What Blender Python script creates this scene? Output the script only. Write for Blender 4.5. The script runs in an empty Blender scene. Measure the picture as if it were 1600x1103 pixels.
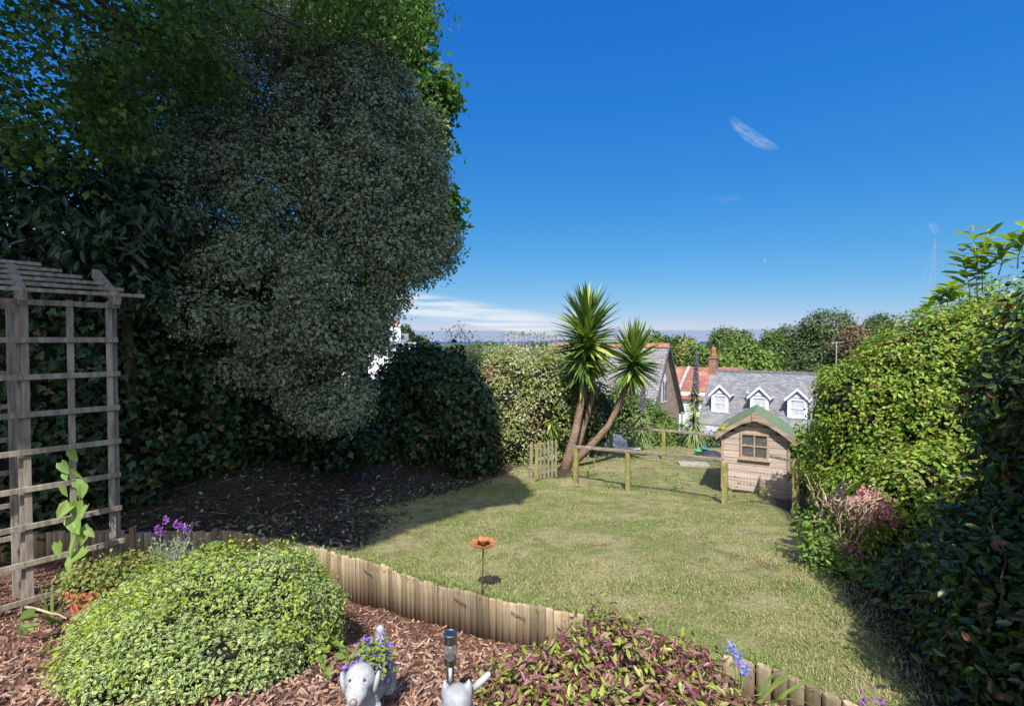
import bpy, bmesh, math, random
import numpy as np
from mathutils import Vector, Matrix
random.seed(7)
C = bpy.context.scene.collection
R = math.radians
F = 760.0
PITCH = math.atan(18.5 / F)

# ------------------------------------------------------------------ camera
cam_d = bpy.data.cameras.new('camera'); cam = bpy.data.objects.new('camera', cam_d); C.objects.link(cam)
cam_d.sensor_width = 36; cam_d.lens = F / 1600 * 36; cam_d.clip_start = .05; cam_d.clip_end = 90000
cam.location = (0, 0, 0); cam.rotation_euler = (R(90) - PITCH, 0, 0)
bpy.context.scene.camera = cam

def P(px, py, d):
    """survey helper: the point at depth d (metres along y) seen in direction px, py"""
    x = (px - 800) / F; u = (551.5 - py) / F
    yy = math.cos(PITCH) + u * math.sin(PITCH); zz = -math.sin(PITCH) + u * math.cos(PITCH)
    k = d / yy
    return Vector((x * k, d, zz * k))

# ------------------------------------------------------------------ sun and sky
EL = R(51)
AZ = R(5)
SUN = Vector((-math.sin(AZ) * math.cos(EL), -math.cos(AZ) * math.cos(EL), math.sin(EL)))
w = bpy.data.worlds.new('World'); bpy.context.scene.world = w; w.use_nodes = True
nt = w.node_tree; nt.nodes.clear()
def N(nt, t, **k):
    n = nt.nodes.new(t)
    for a, b in k.items():
        if a == 'ins':
            for i, v in b.items():
                n.inputs[i].default_value = v
        else: setattr(n, a, b)
    return n
def MATH(nt, op, a, b=None, c=None, clamp=False):
    n = nt.nodes.new('ShaderNodeMath'); n.operation = op; n.use_clamp = clamp
    for i, v in enumerate((a, b, c)):
        if v is None: continue
        if isinstance(v, (int, float)): n.inputs[i].default_value = v
        else: nt.links.new(v, n.inputs[i])
    return n.outputs[0]
def SSTEP(nt, v, a, b):
    n = nt.nodes.new('ShaderNodeMapRange'); n.interpolation_type = 'SMOOTHSTEP'
    n.inputs['From Min'].default_value = a; n.inputs['From Max'].default_value = b
    nt.links.new(v, n.inputs['Value']); return n.outputs[0]
def MIXC(nt, f, a, b, blend='MIX'):
    n = nt.nodes.new('ShaderNodeMix'); n.data_type = 'RGBA'; n.blend_type = blend
    for s, v in ((0, f), (6, a), (7, b)):
        if isinstance(v, (int, float)): n.inputs[s].default_value = v
        elif isinstance(v, tuple): n.inputs[s].default_value = v if len(v) == 4 else (*v, 1)
        else: nt.links.new(v, n.inputs[s])
    return n.outputs[2]
sky = N(nt, 'ShaderNodeTexSky', sky_type='NISHITA', sun_disc=False)
sky.sun_elevation = EL; sky.sun_rotation = R(180) + AZ; sky.air_density = 1.0; sky.dust_density = 0.0; sky.ozone_density = 3.0; sky.altitude = 0
hs = N(nt, 'ShaderNodeMix', data_type='RGBA', blend_type='MULTIPLY'); hs.inputs[0].default_value = 1; hs.inputs[7].default_value = (.1066, .1504, .2284, 1)
nt.links.new(sky.outputs[0], hs.inputs[6])
sk = N(nt, 'ShaderNodeSeparateColor'); nt.links.new(hs.outputs[2], sk.inputs[0]); skc = N(nt, 'ShaderNodeCombineColor')
for i_, (g_, k_) in enumerate(((1.6, .66), (.76, .508), (.30, .70))): nt.links.new(MATH(nt, 'MULTIPLY', MATH(nt, 'POWER', sk.outputs[i_], g_), k_ / (.15 * 1.464)), skc.inputs[i_])
tc = N(nt, 'ShaderNodeTexCoord'); sep = N(nt, 'ShaderNodeSeparateXYZ'); nt.links.new(tc.outputs['Generated'], sep.inputs[0])
X, Y, Z = sep.outputs
az = MATH(nt, 'ARCTAN2', X, Y)
def wnoise(sx, sz, off, detail=6, rough=.6):
    cb = N(nt, 'ShaderNodeCombineXYZ'); nt.links.new(MATH(nt, 'MULTIPLY', az, sx), cb.inputs[0]); nt.links.new(MATH(nt, 'MULTIPLY', Z, sz), cb.inputs[1]); cb.inputs[2].default_value = off
    n = N(nt, 'ShaderNodeTexNoise', ins={'Scale': 1.0, 'Detail': detail, 'Roughness': rough}); nt.links.new(cb.outputs[0], n.inputs['Vector']); return n.outputs[0]
tilt = MATH(nt, 'ADD', Z, MATH(nt, 'MULTIPLY', MATH(nt, 'ADD', az, .06), .16))
# bright streaks of high cloud above the sea, thinning to the right
streak = MATH(nt, 'MULTIPLY', SSTEP(nt, tilt, .025, .034), MATH(nt, 'SUBTRACT', 1.0, SSTEP(nt, tilt, .062, .084)))
streak = MATH(nt, 'MULTIPLY', streak, MATH(nt, 'SUBTRACT', 1.0, SSTEP(nt, az, .02, .16)))
streak = MATH(nt, 'MULTIPLY', streak, SSTEP(nt, wnoise(5, 95, 2.0, 5, .55), .34, .56))
# grey violet cloud bank lying on the sea
bank = MATH(nt, 'MULTIPLY', SSTEP(nt, Z, -.004, .001), MATH(nt, 'SUBTRACT', 1.0, SSTEP(nt, Z, .019, .0235)))
bank = MATH(nt, 'MULTIPLY', bank, .72)
def wisp(px, py, ang, la, lb, seed):
    d = P(px, py, 1.0).normalized(); t1 = Vector((d.y, -d.x, 0)).normalized(); t2 = t1.cross(d)
    a = t1 * math.cos(ang) + t2 * math.sin(ang); b = -t1 * math.sin(ang) + t2 * math.cos(ang)
    def dot(v, off=0):
        n = N(nt, 'ShaderNodeVectorMath', operation='DOT_PRODUCT'); nt.links.new(tc.outputs['Generated'], n.inputs[0]); n.inputs[1].default_value = v; return n.outputs['Value']
    u = dot(a); v = dot(b); f = dot(d)
    v = MATH(nt, 'SUBTRACT', v, MATH(nt, 'MULTIPLY', MATH(nt, 'MULTIPLY', u, u), 3.0))
    cb = N(nt, 'ShaderNodeCombineXYZ'); nt.links.new(MATH(nt, 'MULTIPLY', u, 30), cb.inputs[0]); nt.links.new(MATH(nt, 'MULTIPLY', v, 130), cb.inputs[1]); cb.inputs[2].default_value = seed
    n = N(nt, 'ShaderNodeTexNoise', ins={'Scale': 1.0, 'Detail': 5, 'Roughness': .65}); nt.links.new(cb.outputs[0], n.inputs['Vector'])
    r = MATH(nt, 'ADD', MATH(nt, 'POWER', MATH(nt, 'ABSOLUTE', MATH(nt, 'DIVIDE', u, la)), 2.0), MATH(nt, 'POWER', MATH(nt, 'ABSOLUTE', MATH(nt, 'DIVIDE', v, lb)), 2.0))
    m = MATH(nt, 'SUBTRACT', 1.0, SSTEP(nt, r, 0.0, 1.0))
    m = MATH(nt, 'MULTIPLY', m, SSTEP(nt, n.outputs[0], .3, .75))
    return MATH(nt, 'MULTIPLY', m, SSTEP(nt, f, .5, .6))
wm = MATH(nt, 'MULTIPLY', wisp(1174, 214, R(-40), .055, .012, 3.0), .62)
wm = MATH(nt, 'ADD', wm, MATH(nt, 'MULTIPLY', wisp(1459, 358, R(-68), .013, .006, 8.0), .35))
wm = MATH(nt, 'ADD', wm, MATH(nt, 'MULTIPLY', wisp(1195, 407, R(-60), .006, .0025, 5.0), .8))
wm = MATH(nt, 'ADD', wm, MATH(nt, 'MULTIPLY', wisp(1130, 313, R(0), .04, .008, 9.0), .10))
SKYV = 8.0
col = MIXC(nt, bank, skc.outputs[0], (1.25, 1.9, 3.0))
col = MIXC(nt, MATH(nt, 'MULTIPLY', streak, .85), col, (3.7, 3.95, 4.25))
col = MIXC(nt, wm, col, (2.6, 3.1, 3.8))
# broad whitish lobe added to the unseen sky round the sun, fills the shade
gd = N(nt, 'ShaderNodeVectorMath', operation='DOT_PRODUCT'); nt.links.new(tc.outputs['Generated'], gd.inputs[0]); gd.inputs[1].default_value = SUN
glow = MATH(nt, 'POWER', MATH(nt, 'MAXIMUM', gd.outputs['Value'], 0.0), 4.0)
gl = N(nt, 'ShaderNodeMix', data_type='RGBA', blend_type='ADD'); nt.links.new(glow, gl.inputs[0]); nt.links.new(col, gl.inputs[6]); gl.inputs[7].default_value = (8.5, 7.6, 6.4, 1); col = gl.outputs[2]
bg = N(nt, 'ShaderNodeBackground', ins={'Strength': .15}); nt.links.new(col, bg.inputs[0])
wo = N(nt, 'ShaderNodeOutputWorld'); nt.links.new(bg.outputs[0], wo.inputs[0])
sd = bpy.data.lights.new('sun', 'SUN'); sd.energy = 4.7; sd.angle = R(.5); sd.color = (1, .955, .87)
so = bpy.data.objects.new('sun', sd); C.objects.link(so); so.rotation_euler = SUN.to_track_quat('Z', 'Y').to_euler(); so.location = (0, -20, 30)
vs = bpy.context.scene.view_settings; vs.view_transform = 'Standard'; vs.look = 'None'; vs.exposure = .55; vs.gamma = 1

# ------------------------------------------------------------------ materials
def newmat(name):
    m = bpy.data.materials.new(name); m.use_nodes = True; t = m.node_tree; t.nodes.clear()
    o = t.nodes.new('ShaderNodeOutputMaterial'); return m, t, o
def noise(t, vec, scale, detail=5, rough=.55, sc3=None, out=0):
    if sc3:
        mp = N(t, 'ShaderNodeMapping'); mp.inputs['Scale'].default_value = sc3; t.links.new(vec, mp.inputs[0]); vec = mp.outputs[0]
    n = N(t, 'ShaderNodeTexNoise', ins={'Scale': scale, 'Detail': detail, 'Roughness': rough}); t.links.new(vec, n.inputs['Vector']); return n.outputs[out]
def surf(name, c1, c2, scale=8, sc3=None, rough=.8, bump=.2, metal=0, c3=None, s3=1.5, rand=0, spec=.3, bdist=.01, lo=.35, hi=.65, isl=0):
    """weathered procedural surface: two colours broken up by noise, a third in patches, optional shift per object"""
    m, t, o = newmat(name)
    tcn = N(t, 'ShaderNodeTexCoord').outputs['Object']
    f = noise(t, tcn, scale, 7, .6, sc3)
    colr = MIXC(t, SSTEP(t, f, lo, hi), c1, c2)
    if c3: colr = MIXC(t, SSTEP(t, noise(t, tcn, s3, 4, .6), .5, .68), colr, c3)
    if rand:
        oi = N(t, 'ShaderNodeObjectInfo'); v = MATH(t, 'MULTIPLY_ADD', oi.outputs['Random'], 2 * rand, 1 - rand)
        h = N(t, 'ShaderNodeHueSaturation'); t.links.new(colr, h.inputs['Color']); t.links.new(v, h.inputs['Value']); colr = h.outputs[0]
    if isl:
        gi = N(t, 'ShaderNodeNewGeometry'); v = MATH(t, 'MULTIPLY_ADD', gi.outputs['Random Per Island'], 2 * isl, 1 - isl)
        h = N(t, 'ShaderNodeHueSaturation'); t.links.new(colr, h.inputs['Color']); t.links.new(v, h.inputs['Value']); colr = h.outputs[0]
    b = N(t, 'ShaderNodeBsdfPrincipled', ins={'Roughness': rough, 'Metallic': metal, 'Specular IOR Level': spec})
    t.links.new(colr, b.inputs['Base Color'])
    if bump:
        bp = N(t, 'ShaderNodeBump', ins={'Strength': bump, 'Distance': bdist}); t.links.new(f, bp.inputs['Height']); t.links.new(bp.outputs[0], b.inputs['Normal'])
    t.links.new(b.outputs[0], o.inputs[0]); return m
def leafmat(name, cols, edge=None, ew=(.45, .75), rough=.5, trans=.25, spec=.4, patch=None, ps=1.2, pr=(.5, .65), tcol=None):
    """leaf: colour picked per leaf, optional pale margin, optional patches, light through the blade"""
    m, t, o = newmat(name)
    g = N(t, 'ShaderNodeNewGeometry')
    rp = N(t, 'ShaderNodeValToRGB'); rp.color_ramp.interpolation = 'CONSTANT' if len(cols) > 3 else 'LINEAR'
    e = rp.color_ramp.elements
    while len(e) < len(cols): e.new(.5)
    for i, c in enumerate(cols):
        e[i].position = i / len(cols) if len(cols) > 3 else i / max(1, len(cols) - 1); e[i].color = (*c, 1)
    t.links.new(g.outputs['Random Per Island'], rp.inputs[0]); colr = rp.outputs[0]
    if patch:
        colr = MIXC(t, SSTEP(t, noise(t, N(t, 'ShaderNodeTexCoord').outputs['Object'], ps, 4, .6), *pr), colr, patch)
    if edge:
        at = N(t, 'ShaderNodeAttribute', attribute_name='edge')
        colr = MIXC(t, SSTEP(t, at.outputs['Fac'], *ew), colr, edge)
    b = N(t, 'ShaderNodeBsdfPrincipled', ins={'Roughness': rough, 'Specular IOR Level': spec}); t.links.new(colr, b.inputs['Base Color'])
    tr = N(t, 'ShaderNodeBsdfTranslucent')
    hh = N(t, 'ShaderNodeMix', data_type='RGBA', blend_type='MULTIPLY'); hh.inputs[0].default_value = 1; t.links.new(colr, hh.inputs[6]); hh.inputs[7].default_value = (*(tcol or (1.5, 1.6, .7)), 1)
    t.links.new(hh.outputs[2], tr.inputs[0])
    mx = N(t, 'ShaderNodeMixShader'); mx.inputs[0].default_value = trans; t.links.new(b.outputs[0], mx.inputs[1]); t.links.new(tr.outputs[0], mx.inputs[2])
    t.links.new(mx.outputs[0], o.inputs[0]); return m
def tilemat(name, c1, c2, cm, bw, bh, rough=.75, up=1.0, mort=.03, patch=None, bump=.4, axis=0, rand=.6):
    """courses of slate, tile, brick or stone laid along object x (axis 0) or y (axis 1) and height"""
    m, t, o = newmat(name)
    tcn = N(t, 'ShaderNodeTexCoord').outputs['Object']; s = N(t, 'ShaderNodeSeparateXYZ'); t.links.new(tcn, s.inputs[0])
    cb = N(t, 'ShaderNodeCombineXYZ'); t.links.new(s.outputs[axis], cb.inputs[0]); t.links.new(MATH(t, 'MULTIPLY', s.outputs[2], up), cb.inputs[1])
    br = N(t, 'ShaderNodeTexBrick', ins={'Scale': 1.0, 'Mortar Size': mort * bh, 'Brick Width': bw, 'Row Height': bh, 'Color1': (*c1, 1), 'Color2': (*c2, 1), 'Mortar': (*cm, 1), 'Bias': 0.0, 'Mortar Smooth': .2})
    t.links.new(cb.outputs[0], br.inputs['Vector'])
    n1 = noise(t, tcn, 3, 6, .7)
    colr = MIXC(t, rand, br.outputs[0], MIXC(t, n1, (.25, .25, .25), (1.6, 1.6, 1.6)), 'MULTIPLY')
    if patch: colr = MIXC(t, SSTEP(t, noise(t, tcn, .9, 6, .7), .5, .7), colr, patch)
    b = N(t, 'ShaderNodeBsdfPrincipled', ins={'Roughness': rough, 'Specular IOR Level': .3}); t.links.new(colr, b.inputs['Base Color'])
    bp = N(t, 'ShaderNodeBump', ins={'Strength': bump, 'Distance': .02}); bp.invert = True; t.links.new(br.outputs['Fac'], bp.inputs['Height']); t.links.new(bp.outputs[0], b.inputs['Normal'])
    t.links.new(b.outputs[0], o.inputs[0]); return m
def glassmat(name, col=(.02, .025, .03), rough=.05):
    m, t, o = newmat(name)
    b = N(t, 'ShaderNodeBsdfPrincipled', ins={'Base Color': (*col, 1), 'Roughness': rough, 'Specular IOR Level': .8}); t.links.new(b.outputs[0], o.inputs[0]); return m

M = {}
M['bark'] = surf('bark_grey', (.10, .075, .05), (.03, .022, .016), 9, (1, 1, .25), .9, .6)
M['trellis'] = surf('weathered_trellis_wood', (.33, .285, .225), (.18, .15, .115), 30, (1, 1, .12), .85, .35, rand=.12)
M['log'] = surf('log_roll_pine', (.42, .33, .215), (.24, .185, .125), 34, (1, 1, .045), .85, .6, c3=(.22, .20, .11), s3=9, rand=.42)
M['stake'] = surf('stake_wood', (.33, .25, .14), (.22, .17, .09), 25, (1, 1, .1), .85, .3)
M['post'] = surf('lichened_post', (.30, .29, .09), (.20, .16, .08), 16, (1, 1, .2), .9, .35, c3=(.34, .36, .08), s3=6, rand=.12)
M['rail'] = surf('grey_rail_wood', (.30, .25, .20), (.18, .14, .11), 22, (.1, 1, 1), .85, .3)
M['picket'] = surf('lichened_picket', (.30, .30, .20), (.20, .19, .12), 20, (1, 1, .15), .9, .3, c3=(.34, .36, .14), s3=8, rand=.15)
M['hut'] = surf('weathered_cladding', (.55, .445, .385), (.36, .275, .23), 24, (.07, 1, 2.2), .85, .15, c3=(.42, .36, .32), s3=6, bdist=.004, isl=.16)
M['hut_trim'] = surf('weathered_trim', (.40, .31, .24), (.24, .175, .13), 14, (.3, 1, 1), .85, .3)
M['hut_frame'] = surf('window_timber', (.42, .33, .23), (.30, .23, .16), 22, None, .8, .2)
M['felt'] = surf('green_roof_felt', (.15, .21, .12), (.105, .15, .085), 40, None, .95, .4, c3=(.21, .20, .12), s3=6)
M['moss'] = surf('yellow_moss', (.32, .30, .04), (.16, .2, .04), 40, None, 1, .6)
M['dark'] = surf('dark_interior', (.03, .028, .025), (.015, .014, .013), 4, None, .9, 0)
M['pane'] = glassmat('window_pane', (.05, .055, .055), .08)
M['wire'] = surf('black_wire', (.045, .05, .055), (.03, .03, .035), 10, None, .5, 0)
M['slate'] = tilemat('slate_roof', (.26, .265, .29), (.15, .155, .175), (.05, .05, .055), .24, .115, mort=.10, patch=(.27, .24, .22), up=1.53)
M['slate_gable'] = tilemat('slate_roof_weathered', (.33, .31, .33), (.22, .21, .225), (.07, .07, .075), .26, .13, mort=.1, up=1.3, axis=1, patch=(.26, .23, .21))
M['redtile'] = tilemat('red_pantiles', (.32, .115, .08), (.22, .08, .055), (.10, .045, .035), .3, .25, up=1.4, patch=(.36, .2, .14))
M['ridgetile'] = surf('terracotta_ridge', (.42, .175, .10), (.30, .12, .07), 6, None, .8, .2)
M['ridgedark'] = surf('slate_ridge', (.14, .12, .14), (.08, .07, .08), 5, None, .8, .2)
M['granite'] = tilemat('pink_granite_wall', (.42, .29, .21), (.30, .215, .17), (.38, .32, .26), .45, .25, up=1.0, mort=.1, axis=1)
M['brick'] = tilemat('chimney_brick', (.34, .15, .09), (.24, .10, .07), (.30, .24, .2), .22, .075, mort=.12)
M['white'] = surf('white_paint', (.78, .79, .80), (.70, .71, .73), 3, None, .6, .05)
M['render'] = surf('white_render_wall', (.78, .79, .82), (.70, .71, .74), 1.2, None, .9, .1)
M['cheek'] = surf('grey_lead', (.40, .45, .50), (.33, .37, .42), 4, None, .7, .05)
M['net'] = surf('net_curtain', (.55, .58, .66), (.34, .36, .44), 30, (1, 1, .05), .8, 0)
M['lead'] = surf('lead_flat_roof', (.36, .37, .40), (.27, .28, .31), 2, None, .7, .1)
M['steel'] = surf('brushed_steel', (.62, .60, .58), (.45, .44, .43), 60, (1, 1, 6), .28, 0, metal=1, spec=.5)
M['rust'] = surf('rusty_iron', (.16, .075, .04), (.09, .045, .03), 40, None, .8, .3)
M['rustflower'] = surf('orange_rusted_metal', (.42, .19, .075), (.30, .12, .05), 25, None, .6, .2)
M['terracotta'] = surf('terracotta_pot', (.50, .17, .09), (.40, .13, .07), 12, None, .85, .1)
M['stone'] = surf('grey_cast_stone', (.42, .43, .45), (.30, .31, .33), 30, None, .75, .25, c3=(.25, .26, .27), s3=14, bdist=.004)
M['stone_dark'] = surf('dark_stone_paint', (.10, .085, .085), (.07, .06, .06), 30, None, .4, .1)
M['twig'] = surf('bare_twig', (.62, .48, .37), (.42, .30, .22), 30, None, .85, .2)
M['plastic_white'] = surf('white_tarpaulin', (.72, .74, .76), (.55, .58, .6), 5, None, .5, .3)
M['plastic_blue'] = surf('blue_plastic', (.03, .32, .55), (.02, .24, .45), 6, None, .45, .05)
M['plastic_green'] = surf('green_plastic', (.12, .5, .28), (.08, .4, .2), 6, None, .45, .05)
M['plastic_dark'] = surf('dark_rubber', (.05, .05, .062), (.035, .035, .045), 6, None, .6, .05)
M['concrete'] = surf('pale_slab', (.42, .38, .35), (.30, .27, .24), 12, None, .9, .3)
M['mast'] = surf('galvanised_mast', (.34, .36, .40), (.28, .30, .34), 5, None, .6, 0, metal=.0)
M['yuccatrunk'] = surf('yucca_bark', (.26, .18, .125), (.12, .08, .058), 12, (1, 1, 3.5), .9, .7, c3=(.3, .24, .18), s3=3)
M['core'] = surf('dark_core_fill', (.016, .015, .010), (.010, .010, .007), 12, None, 1, .4)  # near-black filler hulls inside shrubs, shade between leaves put into the colour
# leaves
LM = {}
LM['sycamore'] = leafmat('sycamore_leaf', [(.06, .13, .02), (.10, .19, .03), (.04, .095, .016)], trans=.42, rough=.5)
LM['sycamorelow'] = leafmat('brightened_sycamore_leaf', [(.07, .15, .024), (.11, .20, .034), (.045, .10, .018), (.15, .24, .04), (.06, .125, .02)], trans=.42, rough=.5)  # copy of the sycamore leaf, brightened to imitate light coming through
LM['grey'] = leafmat('grey_green_variegated_leaf', [(.052, .105, .034), (.095, .155, .052), (.026, .058, .019), (.045, .090, .035), (.085, .13, .034), (.04, .078, .028), (.15, .21, .09), (.13, .095, .035)], edge=(.58, .65, .46), ew=(.52, .95), trans=.12, rough=.55)
LM['laurel'] = leafmat('laurel_leaf', [(.030, .065, .030), (.045, .09, .035), (.020, .045, .022)], trans=.14, rough=.38, spec=.5)
LM['ivy'] = leafmat('ivy_leaf', [(.022, .058, .016), (.036, .082, .020), (.016, .040, .014), (.05, .10, .022), (.024, .055, .020), (.03, .07, .02), (.02, .05, .016), (.022, .055, .018), (.03, .07, .02), (.02, .05, .016), (.04, .09, .02), (.025, .06, .02), (.018, .042, .014), (.03, .075, .02), (.14, .10, .03)], trans=.12, rough=.42)
LM['flowerhedge'] = leafmat('mixed_hedge_leaf', [(.20, .30, .06), (.28, .37, .08), (.36, .28, .15), (.13, .20, .05), (.32, .34, .13), (.24, .34, .07), (.50, .50, .34)], trans=.28, patch=(.48, .30, .19), ps=.95, pr=(.56, .70))
LM['yucca'] = leafmat('yucca_blade', [(.09, .17, .028), (.23, .33, .05), (.045, .10, .02), (.40, .44, .10), (.14, .23, .035), (.06, .12, .022)], trans=.12, rough=.4, spec=.5)
LM['yuccadead'] = leafmat('dry_yucca_blade', [(.26, .21, .10), (.15, .12, .05), (.2, .19, .07)], trans=.15)
LM['echium'] = leafmat('echium_leaf', [(.16, .25, .06), (.25, .33, .10), (.34, .35, .18)], trans=.2)
LM['echiumflower'] = leafmat('violet_echium_flower', [(.17, .155, .26), (.26, .23, .38), (.10, .10, .13), (.14, .15, .13)], trans=.15)
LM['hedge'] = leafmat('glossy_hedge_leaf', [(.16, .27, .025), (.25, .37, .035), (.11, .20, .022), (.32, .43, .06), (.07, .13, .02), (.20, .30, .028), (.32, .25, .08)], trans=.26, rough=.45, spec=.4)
LM['hedgeshade'] = leafmat('shade_toned_hedge_leaf', [(.032, .066, .014), (.055, .10, .018), (.022, .046, .012), (.08, .13, .02), (.026, .054, .014), (.04, .08, .016), (.03, .06, .012), (.06, .11, .018), (.025, .05, .012), (.045, .085, .015), (.10, .15, .025), (.11, .05, .02)], trans=.14, rough=.33, spec=.5)  # darker copy of the hedge leaf, its shade put into the colour
LM['shoot'] = leafmat('young_hedge_leaf', [(.20, .30, .03), (.27, .36, .045), (.13, .22, .03)], trans=.4, rough=.35)
LM['euonymus'] = leafmat('variegated_shrub_leaf', [(.12, .22, .035), (.20, .30, .04), (.09, .17, .03), (.40, .44, .04), (.16, .26, .04), (.14, .23, .04)], edge=(.56, .59, .36), ew=(.5, .92), trans=.2, rough=.45)
LM['euonymusgreen'] = leafmat('yellow_green_shrub_leaf', [(.24, .34, .03), (.36, .42, .05), (.14, .24, .03)], trans=.3, rough=.45)
LM['hebe'] = leafmat('maroon_shrub_leaf', [(.18, .055, .07), (.26, .11, .115), (.24, .32, .05), (.12, .035, .05), (.34, .40, .08), (.30, .17, .15), (.22, .28, .05), (.20, .065, .085), (.27, .30, .08), (.20, .14, .06)], trans=.18, rough=.42, spec=.45, tcol=(1.3, 1.1, .8))
LM['lavender'] = leafmat('lavender_leaf', [(.26, .32, .22), (.34, .39, .29), (.18, .24, .14)], trans=.15)
LM['violet'] = leafmat('violet_petal', [(.22, .10, .55), (.32, .17, .68), (.17, .07, .45)], trans=.25, tcol=(1.2, 1, 1.4))
LM['magenta'] = leafmat('purple_petal', [(.32, .10, .42), (.42, .16, .52), (.25, .08, .38)], trans=.25, tcol=(1.2, 1, 1.3))
LM['bluebell'] = leafmat('blue_petal', [(.20, .22, .60), (.28, .30, .68)], trans=.25, tcol=(1, 1, 1.4))
LM['pink'] = leafmat('pink_petal', [(.52, .16, .20), (.62, .30, .32), (.42, .11, .15)], trans=.25, tcol=(1.3, 1, 1))
LM['palepink'] = leafmat('pale_pink_petal', [(.60, .52, .56), (.62, .45, .52), (.7, .68, .66)], trans=.25, tcol=(1.1, 1, 1.1))
LM['fresh'] = leafmat('fresh_green_leaf', [(.13, .22, .045), (.20, .30, .06), (.09, .16, .035)], trans=.3)
LM['vine'] = leafmat('bindweed_leaf', [(.18, .29, .06), (.24, .34, .08)], trans=.35, rough=.5)
LM['strap'] = leafmat('strap_leaf', [(.11, .19, .04), (.18, .27, .05), (.22, .24, .06)], trans=.25)
LM['litter'] = leafmat('fallen_leaf', [(.13, .105, .075), (.07, .055, .04), (.30, .28, .23), (.08, .10, .045), (.04, .036, .03), (.14, .11, .06), (.05, .045, .032), (.06, .08, .035), (.045, .04, .03)], trans=.05, rough=.8)
LM['chip'] = leafmat('bark_chip', [(.29, .15, .10), (.20, .10, .07), (.38, .235, .165), (.10, .055, .042), (.26, .165, .125), (.46, .32, .23), (.16, .09, .07), (.23, .145, .115)], trans=0.0, rough=.8, spec=.25)
LM['grass'] = leafmat('lawn_blade', [(.24, .26, .085), (.365, .335, .165), (.18, .23, .06), (.43, .395, .225), (.32, .30, .13), (.25, .27, .09)], trans=.3, patch=(.40, .355, .19), ps=2.2, pr=(.52, .66))
LM['grassgreen'] = leafmat('green_lawn_blade', [(.20, .27, .07), (.25, .31, .085), (.15, .21, .05)], trans=.3)
LM['woodA'] = leafmat('broadleaf_crown', [(.085, .145, .030), (.13, .195, .04), (.055, .105, .025)], trans=.2)
LM['woodB'] = leafmat('bright_broadleaf_crown', [(.12, .20, .03), (.18, .26, .045), (.08, .15, .025)], trans=.22)
LM['woodC'] = leafmat('dark_broadleaf_crown', [(.045, .085, .024), (.07, .12, .03), (.03, .06, .02)], trans=.15)
LM['woodY'] = leafmat('yellow_green_crown', [(.22, .25, .06), (.28, .29, .09), (.15, .20, .05)], trans=.2)
LM['pine'] = leafmat('pine_needles', [(.065, .10, .035), (.10, .14, .05), (.04, .07, .025)], trans=.08)
LM['brown'] = leafmat('brown_crown', [(.17, .115, .06), (.22, .16, .09), (.11, .09, .045)], trans=.12)

# ------------------------------------------------------------------ scene graph helpers
def root_matrix(o): return Matrix.Translation(o.location) @ o.rotation_euler.to_matrix().to_4x4()
def thing(name, label, cat, loc=(0, 0, 0), rotz=0, group=None):
    o = bpy.data.objects.new(name, None); o.empty_display_size = .1; C.objects.link(o)
    o.location = loc; o.rotation_euler = (0, 0, rotz); o['label'] = label; o['category'] = cat
    if group: o['group'] = group
    return o
def tag(o, label=None, cat=None, group=None, kind=None):
    for k, v in (('label', label), ('category', cat), ('group', group), ('kind', kind)):
        if v: o[k] = v
    return o
def dup(root, loc, rotz=0, label=None, scale=None):
    r = root.copy(); C.objects.link(r); r.location = loc; r.rotation_euler = (0, 0, rotz)
    if label: r['label'] = label
    if scale: r.scale = scale
    for ch in [o for o in C.objects if o.parent == root]:
        c = ch.copy(); C.objects.link(c); c.parent = r
        for g in [o for o in C.objects if o.parent == ch]:
            d = g.copy(); C.objects.link(d); d.parent = c
    return r
def mesh_np(name, V, faces_flat, counts, mat, parent=None, smooth=False, edge=None, world=True, mats=None, midx=None):
    me = bpy.data.meshes.new(name)
    V = np.asarray(V, dtype=np.float64)
    if parent is not None and world:
        base = parent
        Mx = root_matrix(base)
        while base.parent is not None: base = base.parent; Mx = root_matrix(base) @ Mx
        Mi = np.array(Mx.inverted()); V = V @ Mi[:3, :3].T + Mi[:3, 3]
    n = len(V); me.vertices.add(n); me.vertices.foreach_set('co', V.astype(np.float32).ravel())
    faces_flat = np.asarray(faces_flat, dtype=np.int32); counts = np.asarray(counts, dtype=np.int32)
    me.loops.add(len(faces_flat)); me.loops.foreach_set('vertex_index', faces_flat)
    me.polygons.add(len(counts)); st = np.concatenate(([0], np.cumsum(counts)[:-1])).astype(np.int32)
    me.polygons.foreach_set('loop_start', st); me.polygons.foreach_set('loop_total', counts)
    me.polygons.foreach_set('use_smooth', np.full(len(counts), bool(smooth)))
    for mm in (mats or [mat]): me.materials.append(mm)
    if midx is not None: me.polygons.foreach_set('material_index', np.asarray(midx, dtype=np.int32))
    if edge is not None:
        a = me.attributes.new('edge', 'FLOAT', 'POINT'); a.data.foreach_set('value', np.asarray(edge, dtype=np.float32))
    me.update(); me.validate()
    o = bpy.data.objects.new(name, me); C.objects.link(o)
    if parent is not None: o.parent = parent
    return o
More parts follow.
